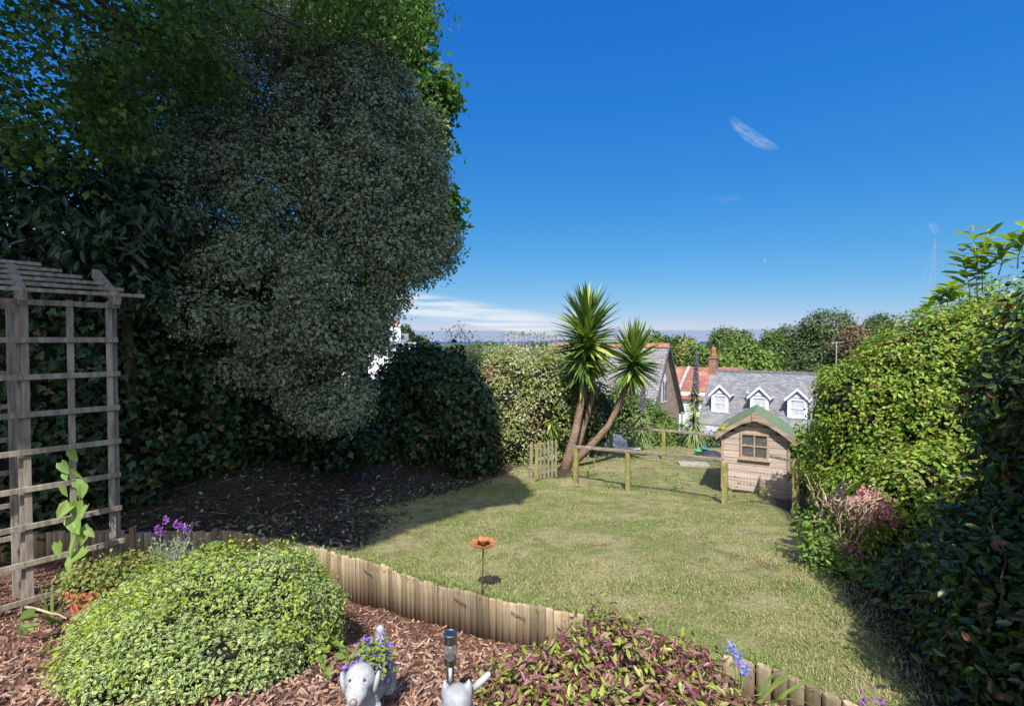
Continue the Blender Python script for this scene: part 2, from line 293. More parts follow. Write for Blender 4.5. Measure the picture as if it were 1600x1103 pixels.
class MB:
    """collects shapes, then links them as one mesh"""
    def __init__(s): s.v = []; s.f = []
    def add(s, vs, fs):
        b = len(s.v); s.v += [tuple(v) for v in vs]; s.f += [tuple(i + b for i in f) for f in fs]; return s
    def box(s, c, size, mat=None, rz=0):
        hx, hy, hz = size[0] / 2, size[1] / 2, size[2] / 2
        m = mat or Matrix.Rotation(rz, 3, 'Z'); c = Vector(c)
        vs = [c + m @ Vector((a * hx, b * hy, d * hz)) for a in (-1, 1) for b in (-1, 1) for d in (-1, 1)]
        return s.add(vs, [(0, 1, 3, 2), (4, 6, 7, 5), (0, 4, 5, 1), (2, 3, 7, 6), (0, 2, 6, 4), (1, 5, 7, 3)])
    def bar(s, a, b, wd, th, up=(0, 0, 1)):
        a = Vector(a); b = Vector(b); x = (b - a); L = x.length; x.normalize(); u = Vector(up); y = u.cross(x)
        if y.length < 1e-4: y = Vector((1, 0, 0))
        y.normalize(); z = x.cross(y)
        return s.box((a + b) / 2, (L, wd, th), Matrix((x, y, z)).transposed())
    def tube(s, pts, rad, n=8, cap=True):
        pts = [Vector(p) for p in pts]
        if isinstance(rad, (int, float)): rad = [rad] * len(pts)
        prev = None; vs = []; fs = []
        for i, p in enumerate(pts):
            t = (pts[min(i + 1, len(pts) - 1)] - pts[max(i - 1, 0)]).normalized()
            if prev is None:
                a = Vector((1, 0, 0)) if abs(t.x) < .8 else Vector((0, 1, 0))
            else: a = prev
            a = (a - t * a.dot(t)).normalized(); prev = a; b = t.cross(a)
            for k in range(n):
                q = 2 * math.pi * k / n; vs.append(p + (a * math.cos(q) + b * math.sin(q)) * rad[i])
        for i in range(len(pts) - 1):
            for k in range(n):
                k2 = (k + 1) % n; fs.append((i * n + k, i * n + k2, (i + 1) * n + k2, (i + 1) * n + k))
        if cap:
            fs.append(tuple(range(n - 1, -1, -1))); fs.append(tuple((len(pts) - 1) * n + k for k in range(n)))
        return s.add(vs, fs)
    def lathe(s, prof, c=(0, 0, 0), n=20):
        c = Vector(c); vs = []; fs = []
        for r, z in prof:
            for k in range(n):
                q = 2 * math.pi * k / n; vs.append(c + Vector((r * math.cos(q), r * math.sin(q), z)))
        for i in range(len(prof) - 1):
            for k in range(n):
                k2 = (k + 1) % n; fs.append((i * n + k, i * n + k2, (i + 1) * n + k2, (i + 1) * n + k))
        if prof[0][0] > 1e-5: fs.append(tuple(range(n - 1, -1, -1)))
        if prof[-1][0] > 1e-5: fs.append(tuple((len(prof) - 1) * n + k for k in range(n)))
        return s.add(vs, fs)
    def prism(s, pts, d):
        """closed outline extruded by vector d"""
        n = len(pts); pts = [Vector(p) for p in pts]; d = Vector(d)
        vs = pts + [p + d for p in pts]
        return s.add(vs, [tuple(range(n - 1, -1, -1)), tuple(range(n, 2 * n))] + [(i, (i + 1) % n, n + (i + 1) % n, n + i) for i in range(n)])
    def ellipsoid(s, c, r, nu=16, nv=10, m=None):
        c = Vector(c); vs = []; fs = []
        for j in range(nv + 1):
            th = math.pi * j / nv
            for i in range(nu):
                ph = 2 * math.pi * i / nu
                q = Vector((r[0] * math.sin(th) * math.cos(ph), r[1] * math.sin(th) * math.sin(ph), r[2] * math.cos(th)))
                vs.append(c + (m @ q if m else q))
        for j in range(nv):
            for i in range(nu):
                i2 = (i + 1) % nu; fs.append((j * nu + i, (j + 1) * nu + i, (j + 1) * nu + i2, j * nu + i2))
        return s.add(vs, fs)
    def build(s, name, mat, parent=None, world=True, smooth=False, bevel=0, remesh=0):
        ff = [i for f in s.f for i in f]; cc = [len(f) for f in s.f]
        o = mesh_np(name, np.array(s.v), ff, cc, mat, parent, smooth, world=world)
        bm = bmesh.new(); bm.from_mesh(o.data); bmesh.ops.recalc_face_normals(bm, faces=bm.faces); bm.to_mesh(o.data); bm.free()
        if remesh:
            md = o.modifiers.new('remesh', 'REMESH'); md.mode = 'VOXEL'; md.voxel_size = remesh; md.use_smooth_shade = True
            sm = o.modifiers.new('smooth', 'SMOOTH'); sm.iterations = 6; sm.factor = .5
        if bevel:
            md = o.modifiers.new('bevel', 'BEVEL'); md.width = bevel; md.segments = 2; md.limit_method = 'ANGLE'
        return o

# ------------------------------------------------------------------ foliage helpers
def unit(a): return a / np.maximum(np.linalg.norm(a, axis=-1, keepdims=True), 1e-9)
def sn(p, f, s=0.0):
    """cheap smooth 3-d noise, about -1..1"""
    x, y, z = p[:, 0] * f + s, p[:, 1] * f + 1.7 * s, p[:, 2] * f - s
    return (np.sin(x * 1.1 + 1.3 * np.sin(y * .9 + s)) + np.sin(y * 1.3 + 1.1 * np.sin(z * 1.1)) + np.sin(z * 1.2 + 1.4 * np.sin(x * .8 + 2 * s)) + .6 * np.sin(2.1 * x + 1.7 * z) * np.sin(1.9 * y - z)) / 3.0
TM = {
    'quad': ([(0, 0, 0), (.5, .5, .0), (1, 0, 0), (.5, -.5, .0)], [(0, 1, 2, 3)], [0, 1, 0, 1]),
    'oval': ([(0, 0, 0), (.3, .46, .14), (.72, .40, .14), (1, 0, -.04), (.72, -.40, .14), (.3, -.46, .14)], [(0, 3, 2, 1), (0, 5, 4, 3)], [0, 1, 1, .5, 1, 1]),
    'lance': ([(0, 0, 0), (.35, .5, .10), (1, 0, -.1), (.35, -.5, .10)], [(0, 2, 1), (0, 3, 2)], [0, 1, .3, 1]),
    'ivy': ([(0, 0, 0), (-.08, .34, .05), (.28, .52, .08), (.48, .26, .05), (1, 0, -.05), (.48, -.26, .05), (.28, -.52, .08), (-.08, -.34, .05)], [(0, 4, 3, 2, 1), (0, 7, 6, 5, 4)], [0, 1, 1, 1, 1, 1, 1, 1]),
    'heart': ([(0, 0, 0), (-.16, .26, .04), (.14, .48, .10), (.6, .34, .10), (1, 0, -.06), (.6, -.34, .10), (.14, -.48, .10), (-.16, -.26, .04)], [(0, 4, 3, 2, 1), (0, 7, 6, 5, 4)], [0, .6, 1, 1, 1, 1, 1, .6]),
}
def leaves(name, pos, nrm, tan, L, Wd, mat, parent=None, tm='oval', rng=None, kind=None):
    """one mesh of many leaves: base points, blade normals, growing directions, lengths, widths"""
    n = len(pos); tv, tf, te = TM[tm]; tv = np.array(tv); k = len(tv)
    nrm = unit(nrm); tan = unit(tan - nrm * np.sum(tan * nrm, axis=1, keepdims=True)); bi = np.cross(nrm, tan)
    L = np.broadcast_to(np.asarray(L, float), (n,)); Wd = np.broadcast_to(np.asarray(Wd, float), (n,))
    V = pos[:, None, :] + tan[:, None, :] * (tv[None, :, 0, None] * L[:, None, None]) + bi[:, None, :] * (tv[None, :, 1, None] * Wd[:, None, None]) + nrm[:, None, :] * (tv[None, :, 2, None] * Wd[:, None, None])
    base = np.concatenate([np.array(f) for f in tf]); cnt = np.array([len(f) for f in tf])
    FF = (base[None, :] + (np.arange(n) * k)[:, None]).ravel(); CC = np.tile(cnt, n)
    o = mesh_np(name, V.reshape(-1, 3), FF, CC, mat, parent, edge=np.tile(np.array(te, float), n))
    return o
def ell_pts(ells, n, rng, shell=.25, lump=.10, lf=1.6, inner=None):
    c = np.array([e[0] for e in ells], float); r = np.array([e[1] for e in ells], float)
    a = (r[:, 0] * r[:, 1]) ** 1.6 + (r[:, 0] * r[:, 2]) ** 1.6 + (r[:, 1] * r[:, 2]) ** 1.6; a = a ** (1 / 1.6); a /= a.sum()
    out_p, out_n = [], []; got = 0
    for _ in range(12):
        m = int(n * 1.6) + 50; i = rng.choice(len(ells), m, p=a); d = unit(rng.normal(size=(m, 3)))
        s = 1 - shell * rng.random(m) ** 1.4 if inner is None else rng.uniform(inner[0], inner[1], m)
        p = c[i] + d * r[i]; s = s * (1 + lump * sn(p, lf) + lump * .6 * sn(p, lf * 2.7, 3.1))
        p = c[i] + d * r[i] * s[:, None]; nn = unit(d / r[i])
        ok = np.ones(m, bool)
        for j in range(len(ells)):
            q = np.linalg.norm((p - c[j]) / r[j], axis=1); ok &= ~((q < 1 - shell - .02) & (i != j)) if inner is None else ok
        out_p.append(p[ok]); out_n.append(nn[ok]); got += ok.sum()
        if got >= n: break
    return np.concatenate(out_p)[:n], np.concatenate(out_n)[:n]
def foliage(name, ells, n, L, mat, parent, seed, tm='oval', wr=.5, clump=8, cr=.12, shell=.25, lump=.10, lf=1.6, hole=None, up=.35, rnd=.55, droop=.0, fill=0, fillL=2.2, zmin=None, keep=None, jit=.3, out=.6, inner=None):
    rng = np.random.default_rng(seed); m = max(1, n // clump)
    cp, cn = ell_pts(ells, m, rng, shell, lump, lf, inner=inner)
    i = np.repeat(np.arange(len(cp)), clump); off = np.clip(rng.normal(size=(len(i), 3)), -1.6, 1.6) * cr * rng.uniform(.5, 1.4, len(cp))[i][:, None]
    p = cp[i] + off; nn = unit(cn[i] * out + unit(off) * .45 + np.array([0, 0, up]) + rng.normal(size=p.shape) * rnd)
    tn = unit(off) * .8 + cn[i] * .3 + rng.normal(size=p.shape) * .6 + np.array([0, 0, -droop])
    if fill:
        fp, fn = ell_pts(ells, fill, rng, shell, lump, lf, inner=(.45, .82))
        ln = np.concatenate([L * rng.uniform(1 - jit, 1 + jit, len(p)), L * fillL * rng.uniform(.8, 1.2, len(fp))])
        p = np.concatenate([p, fp]); nn = np.concatenate([nn, fn + rng.normal(size=fp.shape) * .4]); tn = np.concatenate([tn, rng.normal(size=fp.shape)])
    else: ln = L * rng.uniform(1 - jit, 1 + jit, len(p))
    ok = np.ones(len(p), bool)
    if hole is not None: ok &= sn(p, hole[0], seed) > hole[1]
    if zmin is not None: ok &= p[:, 2] > (zmin(p) if callable(zmin) else zmin)
    if keep is not None: ok &= keep(p)
    p, nn, tn, ln = p[ok], nn[ok], tn[ok], ln[ok]
    return leaves(name, p, nn, tn, ln, ln * wr, mat, parent, tm)
def subclump(ells, k, r0, r1, seed, flat=.85, keep=.0):
    """breaks big rounded masses into many small leafy clumps on their surface"""
    rng = np.random.default_rng(seed); p, n_ = ell_pts(ells, k, rng, .12, .12, 1.3)
    r = rng.uniform(r0, r1, len(p)); p = p - n_ * (r * .55)[:, None]
    return [(tuple(q), (a, a, a * flat)) for q, a in zip(p, r)]
def blades(name, pos, dirs, L, Wd, mat, parent=None, seg=4, droop=.3, rng=None, taper=.8, flat=None):
    """ribbon leaves that start along dirs and bend down; each one a pointed strip with a slight fold"""
    n = len(pos); d = unit(np.asarray(dirs, float)); pos = np.asarray(pos, float)
    L = np.broadcast_to(np.asarray(L, float), (n,)); Wd = np.broadcast_to(np.asarray(Wd, float), (n,)); droop = np.broadcast_to(np.asarray(droop, float), (n,))
    side = np.cross(d, np.array([0, 0, 1.0])); bad = np.linalg.norm(side, axis=1) < .05
    side[bad] = np.array([1, 0, 0]); side = unit(side)
    if rng is not None: side = unit(side + rng.normal(size=side.shape) * .35)
    cols = []; p = pos.copy(); cur = d.copy(); k = 0
    for i in range(seg + 1):
        s = i / seg; wv = Wd * (0.55 + .45 * math.sin(min(1, s * 1.8 + .15) * math.pi / 2)) * (1 - max(0, (s - .35) / .65) ** 1.3 * 1.0)
        if i == seg: cols.append(p[:, None, :])
        else: cols.append(np.stack([p - side * (wv / 2)[:, None], p + side * (wv / 2)[:, None]], axis=1))
        cur = unit(cur + np.array([0, 0, -1.0]) * (droop / seg)[:, None]); p = p + cur * (L / seg)[:, None]
    V = np.concatenate(cols, axis=1); kk = V.shape[1]
    f = []; cnt = []
    for i in range(seg - 1): f += [2 * i, 2 * i + 1, 2 * i + 3, 2 * i + 2]; cnt.append(4)
    f += [2 * (seg - 1), 2 * (seg - 1) + 1, 2 * seg]; cnt.append(3)
    FF = (np.array(f)[None, :] + (np.arange(n) * kk)[:, None]).ravel(); CC = np.tile(np.array(cnt), n)
    return mesh_np(name, V.reshape(-1, 3), FF, CC, mat, parent, edge=np.zeros(n * kk))
def twigs(name, starts, ends, r0, mat, parent, seed, bend=.15, n=5, seg=4):
    rng = random.Random(seed); mb = MB()
    for a, b in zip(starts, ends):
        a = Vector(a); b = Vector(b); L = (b - a).length; pts = []
        o1 = Vector((rng.uniform(-1, 1), rng.uniform(-1, 1), rng.uniform(-.5, .8))) * bend * L
        for k in range(seg + 1):
            s = k / seg; pts.append(a.lerp(b, s) + o1 * math.sin(s * math.pi) + Vector((rng.uniform(-1, 1), rng.uniform(-1, 1), rng.uniform(-1, 1))) * .02 * L * (0 < k < seg))
        mb.tube(pts, [r0 * (1 - .75 * k / seg) for k in range(seg + 1)], n)
    return mb.build(name, mat, parent, smooth=True)

# ------------------------------------------------------------------ the ground
CX = np.array([-16, -3.95, -3.64, -3.31, -2.74, -2.04, -1.84, -1.09, -.48, -.18, .13, .42, 1.02, 1.18, 1.34, 1.46, 1.60, 2.6, 16])
CY = np.array([5.45, 5.45, 5.50, 5.50, 5.20, 4.84, 4.67, 4.155, 3.675, 3.49, 3.32, 3.20, 2.70, 2.62, 2.53, 2.36, 2.15, 1.2, .6])
def yc(x): return np.interp(x, CX, CY)
def sstep(v, a, b):
    t = np.clip((v - a) / (b - a), 0, 1); return t * t * (3 - 2 * t)
def bank_s(x, y): return ((x + 3.2) * 4.6 - (y - 5.5) * 2.7) / -5.334      # metres to the shady side of the lawn
def zlawn(x, y):
    x = np.asarray(x, float); y = np.asarray(y, float)
    z = -(1.345 + .15 * np.minimum(y, 9.0) + .012 * np.clip(y - 9, 0, 3.5))
    z = z + .60 * sstep(bank_s(x, y), .15, 1.5) * sstep(y, 5.45, 7.0)
    z = z - .30 * np.clip(y - 12.6, 0, 30)
    z = z - .06 * np.clip(x - 4.5, 0, 6) + .012 * np.sin(x * 3.1 + y) * np.sin(y * 2.3 - x)
    return z
def zbed(x, y):
    x = np.asarray(x, float); y = np.asarray(y, float)
    z = np.interp(y, [-4, 0, 1, 2.1, 3.5, 4.75, 5.6], [-1.1, -1.2, -1.3, -1.59, -2.17, -2.46, -2.5])
    e = np.clip((yc(x) - y) / .55, 0, 1); z2 = np.minimum(z, -(1.345 + .15 * y) - .29)
    z = z2 + (z - z2) * e
    return z + .015 * np.sin(x * 5 + y * 2) * np.sin(y * 6 - x * 3)
def zg(x, y): return float(zlawn(x, y)) if y > float(yc(x)) else float(zbed(x, y))
def G(px, py, f=None):
    """where the line of sight through px, py meets the ground"""
    d = 1.2
    while d < 60:
        p = P(px, py, d)
        if p.z <= (f(p.x, p.y) if f else zg(p.x, p.y)): return p
        d += .01
    return p
def grid_sheet(name, xs, rows, fx, fz, mats, attr=None):
    nx, ny = len(xs), len(rows); XX = np.repeat(xs[None, :], ny, 0); YY = fx(XX, np.repeat(rows[:, None], nx, 1)); ZZ = fz(XX, YY)
    V = np.stack([XX, YY, ZZ], -1).reshape(-1, 3)
    i = np.arange(ny - 1)[:, None] * nx + np.arange(nx - 1)[None, :]
    q = np.stack([i, i + 1, i + nx + 1, i + nx], -1).reshape(-1)
    o = mesh_np(name, V, q, np.full((ny - 1) * (nx - 1), 4), mats, smooth=True, edge=attr(XX, YY).ravel() if attr is not None else None)
    o['kind'] = 'structure'; return o
def lawnmat():
    m, t, o = newmat('dry_lawn'); v = N(t, 'ShaderNodeTexCoord').outputs['Object']
    a = noise(t, v, 1.1, 5, .6); b = noise(t, v, 5.5, 6, .65); c = noise(t, v, 60, 3, .7)
    mixv = MATH(t, 'ADD', MATH(t, 'MULTIPLY', a, .55), MATH(t, 'MULTIPLY', b, .45))
    col = MIXC(t, SSTEP(t, mixv, .44, .56), (.20, .225, .08), (.365, .325, .18))
    col = MIXC(t, SSTEP(t, noise(t, v, 2.3, 5, .65), .56, .68), col, (.20, .145, .085))
    col = MIXC(t, MATH(t, 'MULTIPLY', SSTEP(t, c, .3, .7), .5), col, (.07, .07, .03))
    at = N(t, 'ShaderNodeAttribute', attribute_name='edge')
    s = MATH(t, 'ADD', at.outputs['Fac'], MATH(t, 'MULTIPLY', MATH(t, 'SUBTRACT', b, .5), .9))
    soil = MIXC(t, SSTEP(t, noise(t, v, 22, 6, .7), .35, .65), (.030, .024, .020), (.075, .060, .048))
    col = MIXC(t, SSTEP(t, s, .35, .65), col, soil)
    p = N(t, 'ShaderNodeBsdfPrincipled', ins={'Roughness': 1.0, 'Specular IOR Level': .1}); t.links.new(col, p.inputs['Base Color'])
    bp = N(t, 'ShaderNodeBump', ins={'Strength': .6, 'Distance': .03}); t.links.new(c, bp.inputs['Height']); t.links.new(bp.outputs[0], p.inputs['Normal'])
    t.links.new(p.outputs[0], o.inputs[0]); return m
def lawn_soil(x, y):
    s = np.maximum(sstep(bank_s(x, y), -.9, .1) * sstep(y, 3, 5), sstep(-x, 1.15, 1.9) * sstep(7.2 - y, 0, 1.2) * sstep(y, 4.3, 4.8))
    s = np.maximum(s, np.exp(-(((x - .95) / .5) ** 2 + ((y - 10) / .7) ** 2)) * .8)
    s = np.maximum(s, sstep(x - (1.62 + .41 * (y - 2.0)), -.1, .45) * .95)  # dark earth at the right hedge foot, widened to deepen the shadow there
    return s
xs = np.linspace(-14, 14, 281); rr = np.linspace(0, 1, 120) ** 1.25
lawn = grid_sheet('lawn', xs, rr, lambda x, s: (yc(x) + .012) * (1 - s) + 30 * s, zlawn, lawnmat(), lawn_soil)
soilm = surf('brown_bark_soil', (.17, .085, .055), (.07, .038, .026), 28, None, .95, .8, c3=(.20, .11, .075), s3=9, bdist=.03)
bed = grid_sheet('planting_bed_ground', xs, np.linspace(0, 1, 90), lambda x, s: -4 * (1 - s) + (yc(x) + .22) * s, zbed, soilm)
def zterr(x, y):
    r = np.hypot(x, y)
    return -8.3 - .001 * np.clip(y - 30, 0, 1400) + .6 * np.sin(x * .05) * np.cos(y * .04)
gx = np.sinh(np.linspace(-4.6, 4.6, 90)) * 45; gy = np.concatenate([np.linspace(29, 100, 30), np.geomspace(110, 1500, 24)])
hillm = surf('rough_pasture', (.10, .14, .04), (.06, .09, .028), .3, None, 1, 0, c3=(.16, .16, .06), s3=.05)
grid_sheet('far_ground', gx, gy, lambda x, y: y, lambda x, y: np.where(y < 29.5, float(zlawn(0, 29.9)) - .02, zterr(x, y)), hillm)
m, t, o = newmat('sea_water'); v = N(t, 'ShaderNodeTexCoord').outputs['Object']
b = N(t, 'ShaderNodeBsdfPrincipled', ins={'Base Color': (.012, .075, .17, 1), 'Roughness': .35, 'Specular IOR Level': .25}); bp = N(t, 'ShaderNodeBump', ins={'Strength': .6, 'Distance': 2})
t.links.new(noise(t, v, .05, 6, .7), bp.inputs['Height']); t.links.new(bp.outputs[0], b.inputs['Normal']); t.links.new(b.outputs[0], o.inputs[0])
sea = mesh_np('sea', [(-60000, 700, -38), (60000, 700, -38), (60000, 45000, -38), (-60000, 45000, -38)], [0, 1, 2, 3], [4], m); sea['kind'] = 'structure'

# ------------------------------------------------------------------ lawn blades, bark chips, litter
rng = np.random.default_rng(11)
def scatter(n, x0, x1, y0, y1, near=1.3):
    u = rng.random(n); y = (y0 ** (1 - near) + u * (y1 ** (1 - near) - y0 ** (1 - near))) ** (1 / (1 - near)); return rng.uniform(x0, x1, n), y
x, y = scatter(330000, -3.2, 5.2, 2.2, 12.4)
soil = lawn_soil(x, y)
ok = (y > yc(x) + .02) & (rng.random(len(x)) > soil * .96) & (np.abs(x) < y * 1.12)
x, y = x[ok], y[ok]; p = np.stack([x, y, zlawn(x, y) - .004], 1)
dense = sn(p, 2.4, 1.0) + .6 * sn(p, 7, 2.0)
tall = np.exp(-((y - yc(x)) / .10) ** 2)
h = (.022 + .018 * rng.random(len(x))) * (1 + .55 * np.clip(dense, -.8, 1.6)) + .025 * tall * rng.random(len(x))
d = np.stack([rng.normal(size=len(x)) * .8, rng.normal(size=len(x)) * .8, np.ones(len(x))], 1)
gsel = (sn(p, 1.7, 4.0) + .9 * sn(p, 5.1, 6.0) + rng.normal(size=len(x)) * .35) > .55
g = blades('grass', p[~gsel], d[~gsel], h[~gsel], .006, LM['grass'], seg=2, droop=.7)
tag(g, 'short dry straw coloured grass blades over the sloping lawn', 'grass', kind='stuff')
g = blades('green_grass', p[gsel], d[gsel], h[gsel] * 1.15, .007, LM['grassgreen'], seg=2, droop=.6)
tag(g, 'greener grass blades growing in patches over the dry lawn', 'grass', kind='stuff')
x, y = scatter(700, -1.6, 4.6, 2.3, 12.0, .9); okk = (y > yc(x) + .03) & (lawn_soil(x, y) < .35) & (np.abs(x) < y * 1.1); x, y = x[okk], y[okk]
xe = rng.uniform(-2.6, 1.5, 420); ye = yc(xe) + rng.uniform(.02, .10, 420); x = np.concatenate([x, xe]); y = np.concatenate([y, ye])
tp3 = np.repeat(np.stack([x, y, zlawn(x, y) - .004], 1), 12, 0); tp3[:, :2] += rng.normal(size=(len(tp3), 2)) * .014
td3 = np.stack([rng.normal(size=len(tp3)) * .6, rng.normal(size=len(tp3)) * .6, np.ones(len(tp3))], 1)
g = blades('grass_tufts', tp3, td3, rng.uniform(.025, .058, len(tp3)), .006, LM['grassgreen'], seg=3, droop=.9)
tag(g, 'longer ragged green tufts scattered over the lawn and along its log edge', 'grass', kind='stuff')
def chipset(name, n, x, y, zf, Lr, Wr, Tr, mat, tilt=.35, lift=.006):
    z = zf(x, y); c = np.stack([x, y, z + lift * rng.random(len(x)) * 2], 1); n = len(x)
    ang = rng.uniform(0, 2 * np.pi, n); t1 = unit(np.stack([np.cos(ang), np.sin(ang), rng.normal(size=n) * tilt], 1))
    nn = unit(np.stack([rng.normal(size=n) * tilt, rng.normal(size=n) * tilt, np.ones(n)], 1)); nn = unit(nn - t1 * np.sum(nn * t1, 1, keepdims=True)); b = np.cross(nn, t1)
    L = rng.uniform(*Lr, n) * rng.choice([.6, 1, 1, 1.6], n); W = rng.uniform(*Wr, n); T = rng.uniform(*Tr, n)
    V = []
    for sx, sy, sz in ((-.5, -.4, 0), (-.42, .5, 0), (.5, .35, 0), (.45, -.5, 0), (-.45, -.35, 1), (-.4, .4, 1), (.42, .3, 1), (.45, -.4, 1)):
        V.append(c + t1 * (L * sx)[:, None] + b * (W * sy)[:, None] + nn * (T * sz)[:, None])
    V = np.stack(V, 1).reshape(-1, 3)
    f = np.array([4, 7, 6, 5, 0, 4, 5, 1, 1, 5, 6, 2, 2, 6, 7, 3, 3, 7, 4, 0])
    return mesh_np(name, V, (f[None] + (np.arange(n) * 8)[:, None]).ravel(), np.full(n * 5, 4), mat)
x, y = scatter(30000, -5.2, 1.9, 1.35, 5.45, 1.6); ok = (y < yc(x) - .03) & (np.abs(x) < y * 1.13); x, y = x[ok], y[ok]
tag(chipset('bark_chips', 0, x, y, zbed, (.018, .055), (.006, .016), (.003, .008), LM['chip']), 'reddish brown bark chip mulch over the planting bed', 'bark mulch', kind='stuff')
x, y = scatter(15000, -6.5, 1.0, 4.7, 10.5, .5); s = bank_s(x, y); ok = (y > yc(x) + .05) & (lawn_soil(x, y) > rng.random(len(x)) * .9 + .05) & (s < 3.0) & (x < .6); x, y = x[ok], y[ok]
p = np.stack([x, y, zlawn(x, y) + .012], 1); n = len(p)
tag(leaves('leaf_litter', p, np.array([0, 0, 1]) + rng.normal(size=(n, 3)) * .45, rng.normal(size=(n, 3)), rng.uniform(.03, .10, n), rng.uniform(.018, .045, n), LM['litter'], tm='oval'), 'fallen leaves and debris on the shaded earth bank', 'leaf litter', kind='stuff')
x, y = scatter(2600, -6, 0.6, 5.2, 10.2, .5); ok = (y > yc(x) + .05) & (bank_s(x, y) > -.1); x, y = x[ok], y[ok]; n = len(x)
tag(chipset('fallen_twigs', 0, x, y, zlawn, (.08, .22), (.005, .009), (.004, .007), LM['litter'], .2, .012), 'thin dead twigs strewn over the shaded earth bank', 'twigs', kind='stuff')

# ------------------------------------------------------------------ log roll edging
def along(xa, xb, step):
    xx = np.linspace(xa, xb, 900); yy = yc(xx); s = np.concatenate([[0], np.cumsum(np.hypot(np.diff(xx), np.diff(yy)))])
    q = np.arange(step / 2, s[-1], step); return np.interp(q, s, xx), np.interp(q, s, yy)
def log_run(name, label, xa, xb, dia, wires, seed, ragged=.011):
    r = random.Random(seed); lx, ly = along(xa, xb, dia * .985)
    rt = thing(name, label, 'lawn edging', (lx[0], ly[0], float(zbed(lx[0], ly[0] - .05))))
    step = 0
    for i, (a, b_) in enumerate(zip(lx, ly)):
        step = r.uniform(-.014, .014) if r.random() < .10 else step
        top = -(1.345 + .15 * b_) + .012 + step + r.uniform(-ragged, ragged); bot = float(zbed(a, b_ - .06)) - .06
        mb = MB(); q = dia / 2 * r.uniform(.93, 1.03); lean = Vector((r.uniform(-.006, .006), r.uniform(-.004, .004), 0))
        n = 12; prof = [(q, 0), (q, top - bot - .006), (q * .9, top - bot)]
        mb.lathe(prof, (0, 0, 0), n); mb.v = [(v[0] * 1.04 + lean.x * v[2] * 3, v[1] * .55 + lean.y * v[2] * 3, v[2]) for v in mb.v]; i0, i1 = max(0, i - 1), min(len(lx) - 1, i + 1); tang = math.atan2(ly[i1] - ly[i0], lx[i1] - lx[i0])
        o = mb.build('log', M['log'], rt, world=False, smooth=False); o.location = (a - lx[0], b_ - ly[0], bot - rt.location.z); o.rotation_euler = (0, 0, tang + r.uniform(-.12, .12))
        for poly in o.data.polygons: poly.use_smooth = len(poly.vertices) == 4
    for wx in wires:
        k = int(np.argmin(np.abs(lx - wx))); k = min(max(k, 1), len(lx) - 2); mb = MB()
        zt = -(1.345 + .15 * ly[k]) - .05; o_ = Vector((ly[k + 1] - ly[k - 1], lx[k - 1] - lx[k + 1], 0)).normalized() * (dia * .56)
        if o_.y > 0: o_ = -o_
        pts = [Vector((lx[k - 1], ly[k - 1], zt + .008)) + o_, Vector((lx[k], ly[k], zt - .004)) + o_ * 1.05, Vector((lx[k + 1], ly[k + 1], zt - .012)) + o_, Vector((lx[k + 1], ly[k + 1], zt - .035)) + o_ * 1.15]
        mb.tube(pts, .0028, 5); mb.build('wire', M['wire'], rt)
    return rt
log_run('log_edging', 'low edging of thin upright pine logs wired side by side below the lawn', -3.31, .75, .056, (-1.98, -1.25, -.38, .06), 3)
log_run('log_edging', 'chunkier sawn log edging boards at the lower right end of the lawn', .765, 1.62, .082, (), 5, .004)
log_run('log_edging', 'short shaded run of log edging behind the lavender', -8.0, -3.31, .075, (), 6, .015)
def stake(px, pyt, d, h, wd, label, lean=(0, 0)):
    a = P(px, pyt, d); z0 = zg(a.x, a.y) - .05; rt = MB()
    rt.bar((a.x - lean[0], a.y - lean[1], z0), a, wd, wd * .8, (0, 1, 0)); o = rt.build('wooden_stake', M['stake'], bevel=.004)
    tag(o, label, 'stake', 'wooden stakes holding the log edging')
stake(523, 856, 4.78, .1, .035, 'short pale square stake standing up behind the tallest edging logs', (.02, 0))
stake(207, 824, 5.2, .2, .05, 'dark wooden stake standing beside the trellis post', (0, 0))
stake(355, 822, 5.7, .1, .045, 'shaded stake top behind the corner of the log edging')
stake(645, 906, 4.05, .1, .04, 'small stake top just showing behind the log edging left of the metal flower')
stake(807, 934, 3.60, .1, .042, 'stake top behind the log edging right of the metal flower')
stake(1086, 1012, 2.80, .1, .034, 'round stake top in dry grass above the purple leaved shrub')

# ------------------------------------------------------------------ sycamore with the long limbs that shade the left side
s1 = thing('sycamore_tree', 'tall green broadleaf tree whose branches hang into the top left corner', 'tree', (-8.6, 3.0, -2.1))
def limb(mb, a, b, r0, r1, sag=.3, seg=7, seed=0):
    r = random.Random(seed); a = Vector(a); b = Vector(b); pts = []
    for k in range(seg + 1):
        s = k / seg; pts.append(a.lerp(b, s) + Vector((r.uniform(-.12, .12), r.uniform(-.12, .12), sag * math.sin(s * math.pi) + r.uniform(-.08, .08))) * (1 if 0 < k < seg else 0))
    mb.tube(pts, [r0 + (r1 - r0) * (k / seg) for k in range(seg + 1)], 8)
mb = MB(); mb.tube([(-8.6, 3.0, -2.4), (-8.5, 3.0, 0), (-8.2, 2.9, 3), (-7.6, 2.6, 6), (-6.6, 2.0, 9), (-5.5, 1.0, 11)], [.42, .34, .30, .24, .17, .08], 12); mb.build('trunk', M['bark'], s1, smooth=True)
mb = MB()
for i, (b_, r0) in enumerate([((-3.5, 1.5, 9.5), .13), ((-1.2, .6, 9.8), .08), ((-4.5, -1.5, 9), .12), ((-8, -1.5, 9.5), .12), ((-3.0, 4.0, 9.8), .1), ((-7, 4.6, 9.5), .1)]): limb(mb, (-7.0, 2.2, 7.8), b_, r0, .02, .5, 8, i)
